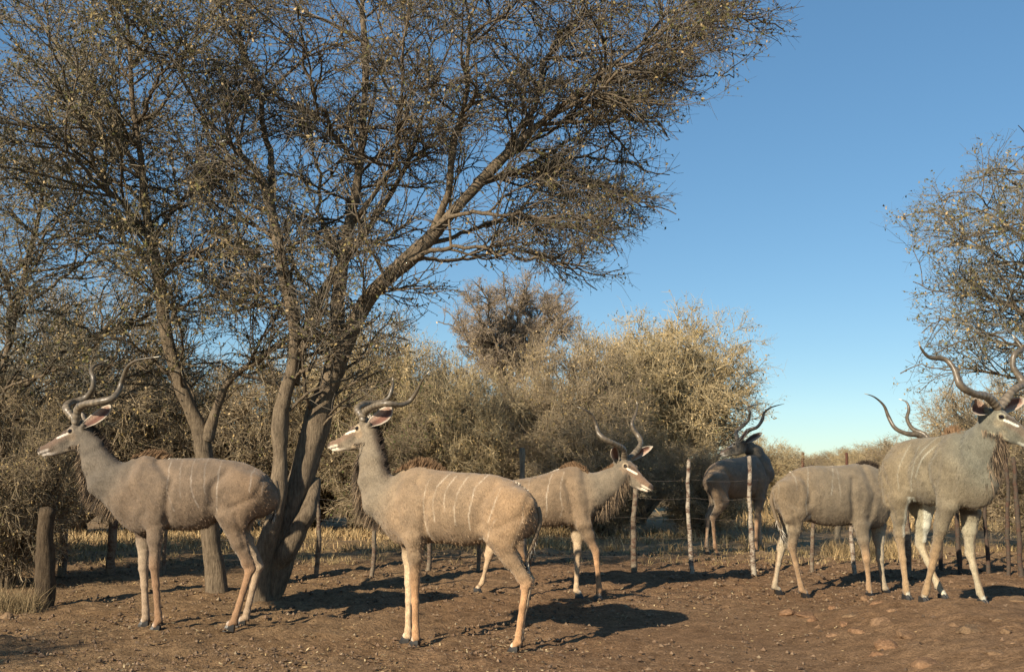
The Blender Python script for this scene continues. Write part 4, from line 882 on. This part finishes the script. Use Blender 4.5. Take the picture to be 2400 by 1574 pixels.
for a in BACK:
    ms, px, Y, R, Hh, lab, rz = a
    if -300 < px < 1700 and 13 < Y < 18.6: k_ = 19.2/Y; Y, R, Hh = 19.2+.25*(Y-15), R*k_, 1.4+(Hh-1.4)*k_*1.06
    plant(ms, px, Y, R, Hh, lab, rz)
rb = np.random.default_rng(5)
for k in range(18):
    Y = 58+rb.random()*60; px = -300+k*170+rb.normal()*30
    if 1780 < px < 2080: Y += 45
    plant([BUSH_A, BUSH_B][k % 2], px, Y, 4.0+rb.random()*1.8, 1.9+rb.random()*.8, 'bush in the hindmost tree line along the horizon', rb.random()*6, group='bushes of the far tree line')
right_tree, _ = traced_tree('acacia_tree', 'acacia leaning in from the right edge with dense twigs and pods', (2640, 1385), [
    [(2640, 1390, 0, 43), (2620, 1150, 0, 31), (2590, 950, 0, 27), (2560, 800, 0, 22), (2520, 650, 0, 17), (2480, 500, 0, 12), (2450, 380, 0, 9), (2430, 280, 0, 5)],
    [(2590, 950, 0, 19), (2500, 840, -.3, 14), (2400, 770, -.5, 10), (2300, 720, -.6, 7), (2200, 690, -.7, 4), (2140, 660, -.7, 3)],
    [(2560, 800, 0, 15), (2460, 690, .3, 11), (2360, 610, .5, 8), (2250, 550, .6, 6), (2160, 500, .7, 4), (2100, 510, .7, 3)],
    [(2540, 720, 0, 12), (2440, 580, -.3, 9), (2350, 490, -.4, 6), (2260, 440, -.5, 4), (2200, 470, -.5, 3)],
    [(2600, 1000, 0, 14), (2500, 920, .2, 10), (2400, 880, .3, 7), (2280, 860, .4, 5), (2170, 860, .4, 3), (2110, 875, .4, 3)],
    [(2580, 900, 0, 11), (2480, 800, .6, 8), (2360, 740, .9, 6), (2250, 740, 1.1, 4), (2160, 780, 1.2, 3)],
    [(2500, 580, 0, 9), (2440, 440, .2, 7), (2380, 400, .3, 5), (2310, 400, .4, 3)],
    [(2500, 620, 0, 9), (2400, 540, -.8, 6), (2300, 560, -1.1, 4), (2180, 590, -1.3, 3)],
    [(2600, 960, 0, 12), (2480, 860, -.8, 9), (2380, 820, -1.1, 7), (2280, 800, -1.3, 5), (2190, 830, -1.4, 3)],
  ], 6.0, 8, 6, 8000, 23, TREE_G, np.array([.175, .16, .125]), (.15, .25, .45, .15), size=.76,
  keep=inside([(2070, 500), (2110, 440), (2230, 420), (2310, 350), (2420, 250), (2900, 100), (2900, 1000), (2200, 960), (2080, 880), (2150, 800), (2100, 700), (2140, 650), (2090, 590)]))
def crown_limbs(base, dY0, c, a, b, n, w0, lo, seed, trunk_top=None, ddY=1.5):
    r = np.random.default_rng(seed); out = []
    if trunk_top: out.append([(*base, dY0, w0), ((base[0]+trunk_top[0])/2+6, (base[1]+trunk_top[1])/2, dY0, w0*.85), (*trunk_top, dY0, w0*.7), (trunk_top[0]+8, trunk_top[1]-b*.7, dY0, w0*.35), (trunk_top[0], trunk_top[1]-b*1.2, dY0, 3)])
    st = trunk_top or base
    for k in range(n):
        th = math.radians(lo+(180-2*lo)*(k+.5)/n+r.normal()*4); f = .60+.22*r.random() if k % 3 else .45; tx, ty = c[0]+a*math.cos(th)*f, c[1]-b*math.sin(th)*f; dz = dY0+ddY*(r.random()*2-1)
        m = (st[0]*.62+tx*.38, st[1]*.45+ty*.55+8, dY0+(dz-dY0)*.4); ws = w0*(.5 if trunk_top else .62)
        out.append([(st[0]+r.normal()*3, st[1], dY0, ws), (*m, ws*.6), ((m[0]+tx)/2+r.normal()*8, (m[1]+ty)/2-6, (m[2]+dz)/2, ws*.38), (tx, ty, dz, 3)])
    return out
def fill_crown(e, B, ms, c, a, b, depth):
    C_ = at(c[0], c[1], B[1])-B; k = B[1]/F_PX; sx, sy_, sz_ = a*k, depth, b*k/.72
    for nm, me, kd in ms:
        if nm == 'stems': continue
        o = link('crown_'+nm, me, None, e, kind='stuff'); o.scale = (sx, sy_, sz_); o.location = (C_[0], C_[1], C_[2]-.78*sz_)
dome_e, dome_B = traced_tree('thorn_tree', 'wide golden dome-shaped thorn tree right of centre against the sky', (1500, 1228), crown_limbs((1500, 1228), 0, (1555, 960), 275, 265, 18, 26, -14, 61),
    8, 8, 6, 9000, 62, TREE_G, np.array([.46, .38, .235]), (.5, .25, .1, .15), size=.52, flat=.9,
    keep=inside([(1255, 960), (1270, 800), (1340, 715), (1440, 690), (1560, 690), (1680, 730), (1770, 800), (1825, 880), (1830, 950), (1770, 985), (1690, 985), (1600, 1070), (1400, 1110), (1270, 1080)]))
fill_crown(dome_e, dome_B, BUSH_B, (1553, 900), 288, 232, 2.0)
fan_e, fan_B = traced_tree('thorn_tree', 'tall thorn tree with a narrow trunk and fan-shaped reddish crown in the centre', (1165, 1225), crown_limbs((1165, 1225), 0, (1205, 770), 250, 170, 16, 22, -8, 63, (1190, 930), 1.3),
    10, 9, 7, 9000, 64, TREE_G, np.array([.30, .24, .18]), (.45, .2, .1, .25), size=.46, flat=.9,
    keep=inside([(1030, 760), (1050, 660), (1130, 625), (1260, 630), (1360, 680), (1420, 780), (1400, 900), (1280, 960), (1150, 950), (1060, 860)]))
src = right_tree; cp = src.copy(); COL.objects.link(cp); cp['label'] = 'acacia beyond the left edge whose twigs reach into the picture'
cp.location = (-5.9, 11.6, 0); cp.rotation_euler = (0, 0, PI*.93)
for ch in list(src.children):
    c2 = ch.copy(); COL.objects.link(c2); c2.parent = cp
# trees left of and behind the camera that throw the shade seen in the foreground
for (x, y, R, Hh, rz, wh) in ((-6.6, 4.9, 1.25, 2.6, .5, 'left, level with the leftmost bull'), (-5.2, 1.5, 1.3, 3.2, 2.0, 'to the left, behind the viewpoint'), (3.2, 1.4, 1.0, 2.1, 3.1, 'at right, beside the viewpoint')):
    e = empty('thorn_bush', (x, y, 0), 'shade-casting thorn bush standing off '+wh, 'bush', 'bushes outside the frame', rz)
    for nm, me, k in BUSH_A: link(nm, me, None, e, kind=k)
    e.scale = (R, R, Hh/1.5)

# ------------------------------------------------------------------ dry grass
def grass(name, label, xs, ys, n, h, cols, seed, dens=None, w=.006, tuft=.06):
    r = np.random.default_rng(seed); nt = n//9; y = ys[0]+(ys[1]-ys[0])*r.random(nt)**1.2; x = (xs[0]+(xs[1]-xs[0])*r.random(nt))*(y/ys[0])**.9
    if dens is not None: m = r.random(nt) < dens(x, y); x, y = x[m], y[m]
    x = np.repeat(x, 9)+r.normal(size=len(x)*9)*tuft; y = np.repeat(y, 9)+r.normal(size=len(y)*9)*tuft; P = np.stack([x, y, gz(x, y)-.01], -1)
    d = r.normal(size=P.shape)*.33+np.array([0, 0, 1.]); L = (h[0]+(h[1]-h[0])*r.random(len(P))); c = np.array(cols)[r.integers(0, len(cols), len(P))]*(.65+.7*r.random((len(P), 1)))
    v, q, t, k = hairs(P, d, L, c, w*(y/12), .5, r); o = link(name, mesh_np(name, v, q, t, k), M_HAIR, None, kind='stuff', label=label, category='grass')
nz = lambda x, y: vnoise(np.stack([x, y, 0*x], -1), .8)
STRAW = [(.42, .29, .14), (.35, .25, .13), (.48, .36, .19), (.25, .18, .09)]
grass('dry_grass', 'band of golden dry grass under the bushes behind the fence', (-8.5, 3.8), (15.4, 19.5), 30000, (.07, .24), STRAW, 41, lambda x, y: np.clip(.6+.8*nz(x, y)-.35*sstep(0, 3, x), 0, 1), .010)
grass('sparse_grass', 'thin greyish grass just beyond the fence', (-6.5, 8.0), (13.4, 18), 15000, (.04, .14), [(.34, .25, .12), (.4, .3, .15), (.22, .17, .085)], 42, lambda x, y: np.clip(.35+.9*nz(x, y), 0, 1), .007)
grass('field_grass', 'pale dry grass of the open field stretching to the far bushes', (3.5, 14), (20, 75), 26000, (.15, .45), STRAW, 43, None, .012, .25)
grass('grass_clump', 'straw-coloured grass clump at the foot of the posts beyond the hidden-head bull', (4.25, 5.4), (14.0, 15.4), 2600, (.10, .32), STRAW, 44, None, .006, .05)
grass('post_grass', 'dry tuft growing round the foot of the thick wooden post', (-4.95, -4.5), (9.9, 10.3), 900, (.10, .34), [(.3, .22, .12), (.2, .15, .08)], 45, None, .005, .04)

# ------------------------------------------------------------------ clods, litter and stones on the soil
def scatter(n, r, y0=6.6, y1=15.0):
    y = y0+(y1-y0)*r.random(n)**1.35; x = (r.random(n)*2-1)*(y*.56+.6); return x, y
OCT = np.array([[1, 0, 0], [-1, 0, 0], [0, 1, 0], [0, -1, 0], [0, 0, 1], [0, 0, -1.]]); OT = np.array([[0, 2, 4], [2, 1, 4], [1, 3, 4], [3, 0, 4], [2, 0, 5], [1, 2, 5], [3, 1, 5], [0, 3, 5]])
r = np.random.default_rng(51); x, y = scatter(20000, r); m = r.random(len(x)) < (.15+.85*churn(x, y))*np.clip(.6+.8*vnoise(np.stack([x, y, 0*x], -1), 1.5), .1, 1); x, y = x[m], y[m]; n = len(x)
sz = (.005+.020*r.random(n)**3)*(y/9)**.6; V = OCT[None]*(sz[:, None, None]*(.6+.8*r.random((n, 6, 3)))); ang = r.random(n)*6.28; ca, sa = np.cos(ang), np.sin(ang)
V = np.stack([V[..., 0]*ca[:, None]-V[..., 1]*sa[:, None], V[..., 0]*sa[:, None]+V[..., 1]*ca[:, None], V[..., 2]*.8], -1)+np.stack([x, y, gz(x, y)+.008+.012*churn(x, y)], -1)[:, None]
cc = np.array([[.155, .10, .062], [.19, .13, .082], [.10, .068, .045], [.24, .18, .115]])[r.choice(4, n, p=[.38, .32, .25, .05])]*(.75+.5*r.random((n, 1)))
link('soil_clods', mesh_np('soil_clods', V.reshape(-1, 3), None, (OT[None]+(np.arange(n)*6)[:, None, None]).reshape(-1, 3), np.repeat(cc, 6, 0), smooth=False), M_HAIR, None, kind='stuff', label='small earth clods and pellets strewn over the trampled soil', category='soil')
x, y = scatter(34000, r, 6.6, 17); m = r.random(len(x)) < np.clip(.45-.3*sstep(-.5, 1.5, x)+.5*vnoise(np.stack([x, y, 0*x], -1), .9), .06, 1); x, y = x[m], y[m]; n = len(x)
P = np.stack([x, y, gz(x, y)+.010+.014*churn(x, y)], -1); d = nrm(r.normal(size=(n, 3))*np.array([1, 1, .22])); s_ = nrm(np.cross(d, np.array([0, 0, 1.])))+np.array([0, 0, .3])*r.normal(size=(n, 1)); L = (.012+.045*r.random(n)**2)[:, None]; w = .0035+.004*r.random((n, 1))
V = np.stack([P-d*L/2, P+s_*w, P+d*L/2, P-s_*w], 1).reshape(-1, 3); cc = np.array([[.36, .25, .12], [.28, .19, .10], [.45, .35, .2], [.16, .10, .06]])[r.integers(0, 4, n)]*(.7+.6*r.random((n, 1)))
link('leaf_litter', mesh_np('leaf_litter', V, (np.arange(n)*4)[:, None]+np.arange(4)[None], None, np.repeat(cc, 4, 0), smooth=False), M_HAIR, None, kind='stuff', label='fallen straw, pods and leaf bits scattered on the soil', category='litter')

def mat_rock():
    t = NT('red_stone', 0.9, 0.15); n1 = t.noise(5, 6, .65); n2 = t.noise(40, 5, .7)
    c = t.mix(1.0, t.attr(), t.ramp(n1, [(.3, (.65, .6, .58)), (.7, (1.3, 1.25, 1.2))]), 'MULTIPLY'); c = t.mix(1.0, c, t.ramp(n2, [(.3, (.65, .63, .6)), (.65, (1.2, 1.2, 1.2))]), 'MULTIPLY'); t.bump(n2, .9, .02); return t.out(c)
M_ROCK = mat_rock()
def rock(px, py, wpx, label, red, seed, hgt=.5):
    g = ghit(px, py); R = wpx/2*g[1]/F_PX; r = np.random.default_rng(seed); nu, nv = 22, 13
    u, v = np.meshgrid(np.linspace(0, 2*PI, nu, endpoint=False), np.linspace(.02, PI-.02, nv)); S = np.stack([np.sin(v)*np.cos(u), np.sin(v)*np.sin(u), np.cos(v)], -1).reshape(-1, 3)
    cut = r.normal(size=(14, 3)); cut = nrm(cut+np.array([0, 0, .4]));
    for c_ in cut: d = S@c_-(.62+.2*r.random()); S = S-np.maximum(d, 0)[:, None]*c_*.95
    S = S*(1+.16*vnoise(S+seed*7, 1.6)+.07*vnoise(S+seed, 4.5))[:, None]; S = S*np.array([R, R*(.65+.3*r.random()), R*hgt*.9])
    q = [[i+j*nu, (i+1) % nu+j*nu, (i+1) % nu+(j+1)*nu, i+(j+1)*nu] for j in range(nv-1) for i in range(nu)]
    base = np.array([.205, .145, .088])*(1-red)+np.array([.235, .142, .082])*red
    o = link('rock', mesh_np('rock', S, np.array(q)[:, ::-1], col=np.tile(base*(.85+.3*r.random()), (len(S), 1)), smooth=False), M_ROCK, None, label=label, category='rock', group='stones of the rise at right')
    o.location = (g[0], g[1]+R*.3, g[2]+R*hgt*.16); o.rotation_euler = (0, 0, r.random()*6.28)
ox, oy, s = 1600, 1200, 2.975
RK = [(325, 512, 105, 'flat pale stone alone right of the bearded bull shadow', .3), (1050, 680, 70, 'upright reddish stone left of the hidden-head bull front hooves', 1), (745, 715, 125, 'half-buried reddish stone at the left end of the stony rise', .9),
      (880, 735, 130, 'broad reddish stone next to the leftmost buried one', .8), (915, 765, 80, 'small bright orange stone in front of the broad reddish one', 1), (1185, 745, 120, 'rounded grey-brown stone below the front hooves of the hidden-head bull', .2),
      (1290, 620, 80, 'stone just below the near front hoof of the hidden-head bull', .5), (1375, 650, 95, 'stone just below the far front hoof of the hidden-head bull', .9), (960, 815, 75, 'small brown stone at the lower left of the rise', .5),
      (1065, 870, 95, 'low tan stone in the lower middle of the rise', .6), (1225, 850, 130, 'orange-tinted stone in the centre of the rise', .8), (1400, 790, 190, 'long ridge-like stone in the middle of the rise', .5),
      (1440, 950, 190, 'largest cracked orange stone in the front of the rise', .8), (1580, 880, 180, 'big brown stone right of the largest cracked one', .5), (1370, 1005, 100, 'bright orange stone at the front foot of the rise', 1),
      (1470, 700, 90, 'small stone left of the rightmost bull front hoof', .5), (1620, 950, 150, 'flat stone in front of the big brown one', .3), (1810, 925, 120, 'brown stone with a dark pit below the rightmost bull', .5),
      (2030, 850, 210, 'large smooth flat stone in front of the rightmost bull', .1), (2225, 770, 85, 'small pale stone right of the large smooth one', .1), (2260, 850, 80, 'pale pebble-like stone near the right edge', .2),
      (1700, 1080, 200, 'dark reddish stone at the bottom edge', .7), (1740, 985, 120, 'low slab above the dark bottom-edge stone', .2), (2210, 1010, 180, 'shaded low stone in the bottom right corner area', .2),
      (1890, 810, 75, 'small stone between the hooves and the large smooth stone', .4), (1920, 690, 70, 'stone in front of the rightmost bull far front hoof', .4), (2130, 705, 90, 'flat stone right of the rightmost bull front hoof', .3),
      (2360, 640, 190, 'big smooth boulder at the right edge behind the hooves', .1), (2330, 930, 90, 'small stone at the right edge below the boulder', .3), (1130, 790, 70, 'small red stone amid the centre of the rise', .9)]
for k, (cx, cy, w, lab, red) in enumerate(RK): rock(ox+cx/s, oy+cy/s, w/s*1.30, lab, red, 100+k, .80 if w < 90 else .50)
rock(15, 1450, 40, 'pale tan rock at the left edge beside the thick wooden post', .1, 160, .9); rock(700, 1510, 44, 'reddish stone lying between the leftmost and the middle bull', .9, 161, .4)

# ------------------------------------------------------------------ fence and posts
def mat_post():
    t = NT('banded_pole_bark', .85, .2); n1 = t.noise(9, 6, .8, stretch=(.8, .8, 1.6)); n2 = t.noise(60, 4, .7)
    c = t.mix(t.ramp(n1, [(.46, (0, 0, 0)), (.58, (1, 1, 1))]), t.attr(), (.09, .05, .035)); c = t.mix(1.0, c, t.ramp(n2, [(.3, (.7, .7, .7)), (.7, (1.2, 1.2, 1.2))]), 'MULTIPLY'); t.bump(n2, .8, .01); return t.out(c)
M_POST = mat_post(); M_WIRE = mat_flat('rusty_wire', (.10, .08, .065), .5, .5)
def post(px, py, wpx, hgt, tone, parent, seed, name='fence_post', lean=0.0, mat=None, sides=9):
    g = ghit(px, py); R = wpx/2*g[1]/F_PX; r = np.random.default_rng(seed); n = 16; z = np.linspace(-.05, hgt, n); P = np.stack([lean*z+.005*np.cumsum(r.normal(size=n)), .006*np.cumsum(r.normal(size=n)), z], -1)
    RR = R*.88*(1.08-.2*z/hgt)*(1+.05*r.normal(size=n)*(1 if wpx < 30 else .3)); v, q = tubes(P[None], RR[None], sides, rough=.12 if wpx < 30 else .16, seed=seed)
    c0 = len(v); v = np.concatenate([v, [P[-1]+[0, 0, R*.25]]]); t = [[c0-sides+i, c0-sides+(i+1) % sides, c0] for i in range(sides)]
    me = mesh_np(name, v, q, t, np.tile(np.array(tone), (len(v), 1))); me.materials.append(mat or M_POST); o = link(name, me, None, parent); 
    o.location = g-np.array(parent.location) if parent else g; return o, g
FP = [(145, 1352, 24, 1.05), (258, 1354, 22, 1.25), (384, 1348, 9, 1.2), (741, 1352, 12, 1.1), (870, 1354, 11, 1.3), (1003, 1340, 12, 1.2), (1120, 1340, 9, 1.2), (1487, 1344, 15, 1.3), (1624, 1347, 12, 1.38), (1768, 1350, 13, 1.42), (1905, 1340, 10, 1.3), (2005, 1346, 11, 1.3),
      (2128, 1352, 22, 1.35), (2206, 1338, 11, 1.3), (2250, 1344, 12, 1.3), (2318, 1346, 10, 1.35), (2362, 1348, 11, 1.4), (2396, 1352, 13, 1.42)]
g0 = ghit(1200, 1346); fe = empty('wire_fence', g0, 'wire fence with crooked pale, brown and shade-toned wooden poles crossing behind the near bulls', 'fence')
tops = []
for k, (px, py, w, h) in enumerate(FP):
    birch = k in (8, 9, 11); tone = (.38, .33, .26) if birch else ((.20, .165, .12) if k < 13 else (.075, .062, .048))  # poles at the right end: their shadow is put into the dark tone
    o, g = post(px, py, w, h, tone, fe, 200+k, lean=.02*math.sin(k*2.1), mat=M_POST if (birch or k < 8) else M_POST); tops.append(g)
tops = np.array(tops); tops = np.concatenate([[tops[0]+(-5, .2, 0)], tops, [tops[-1]+(3, 0, 0)]])
for h in (.22, .45, .68, .92, 1.14):
    seg = []
    for a, b in zip(tops[:-1], tops[1:]):
        tt = np.linspace(0, 1, 6)[:-1]
        for t_ in tt: seg.append(a+(b-a)*t_+np.array([0, -.03, h-.025*math.sin(PI*t_)]))
    W = np.array(seg)-g0; v, q = tubes(W[None], np.full((1, len(W)), .0014), 4); link('wire', mesh_np('wire', v, q), M_WIRE, fe)
# thick weathered posts standing on their own
for (px, py, w, h, tone, lab, lean) in (
    (103, 1424, 46, .96, (.11, .085, .06), 'thick weathered wooden post split down one side at far left', .01),
    (1228, 1330, 16, 1.50, (.30, .27, .22), 'square-topped grey post rising above the bearded bull rump', .0),
    (1963, 1296, 18, 1.0, (.3, .26, .2), 'short pale stump of a post in the grass clump', .02),
    (2045, 1272, 14, 1.0, (.26, .22, .16), 'thin grey post beyond the fence between the two right bulls', -.02),
    (1886, 1175, 9, 1.7, (.13, .065, .048), 'reddish far post left of the pair above the bull back', .0),
    (1988, 1168, 8, 1.75, (.12, .06, .045), 'reddish far post right of the pair above the bull back', .0)):
    e = empty('wooden_post', ghit(px, py), lab, 'post', None); m_ = M_POST if w < 15 else M_BARK
    post(px, py, w, h, tone, e, int(px), name='shaft', lean=lean, mat=M_BARK, sides=14 if w < 40 else 26)
    if w > 50:   # the dark split-off half
        post(px+18, py-2, 34, h*.99, (.10, .075, .055), e, 7, name='split_slab', lean=.02, mat=M_BARK, sides=10)

# ------------------------------------------------------------------ shrike in the crown
def bird():
    o0 = at(526, 336, MB[1]-.55); e = empty('bird', o0, 'small black shrike with white wing bar and red breast perched in the acacia', 'bird')
    def ell(name, c, rr, col, rot=0, n=12):
        u, v = np.meshgrid(np.linspace(0, 2*PI, n, endpoint=False), np.linspace(.05, PI-.05, 9)); S = np.stack([np.sin(v)*np.cos(u), np.sin(v)*np.sin(u), np.cos(v)], -1).reshape(-1, 3)*np.array(rr)
        ca, sa = math.cos(rot), math.sin(rot); S = np.stack([S[:, 0]*ca-S[:, 2]*sa, S[:, 1], S[:, 0]*sa+S[:, 2]*ca], -1)+np.array(c)
        q = [[i+j*n, (i+1) % n+j*n, (i+1) % n+(j+1)*n, i+(j+1)*n] for j in range(8) for i in range(n)]
        return S, np.array(q), np.tile(np.array(col, float), (len(S), 1))
    def put(name, *els):
        V, Q, C, off = [], [], [], 0
        for s_, q_, c_ in els: V.append(s_); Q.append(q_+off); C.append(c_); off += len(s_)
        link(name, mesh_np(name, np.concatenate(V), np.concatenate(Q), col=np.concatenate(C)), M_HAIR, e)
    K = (.012, .012, .014); RD = (.25, .03, .02)
    b = ell('', (0, 0, 0), (.062, .032, .034), K, .45); b[2][b[0][:, 2] < b[0][:, 0]*.5-.006] = RD; hd = ell('', (.058, 0, .045), (.026, .022, .023), K); nk = ell('', (.04, 0, .028), (.032, .026, .028), K, .7)
    put('body', b, nk, hd); put('tail', ell('', (-.105, 0, -.042), (.062, .016, .007), K, .38)); put('wing', ell('', (-.018, -.03, .006), (.062, .008, .026), K, .4), ); put('wing_bar', ell('', (-.012, -.038, .008), (.045, .004, .006), (.8, .78, .72), .42)); put('beak', ell('', (.088, 0, .044), (.014, .005, .005), (.02, .02, .02)))
    put('leg', ell('', (.012, -.01, -.045), (.003, .003, .018), (.03, .03, .03))); put('leg', ell('', (.012, .01, -.045), (.003, .003, .018), (.03, .03, .03)))
bird()
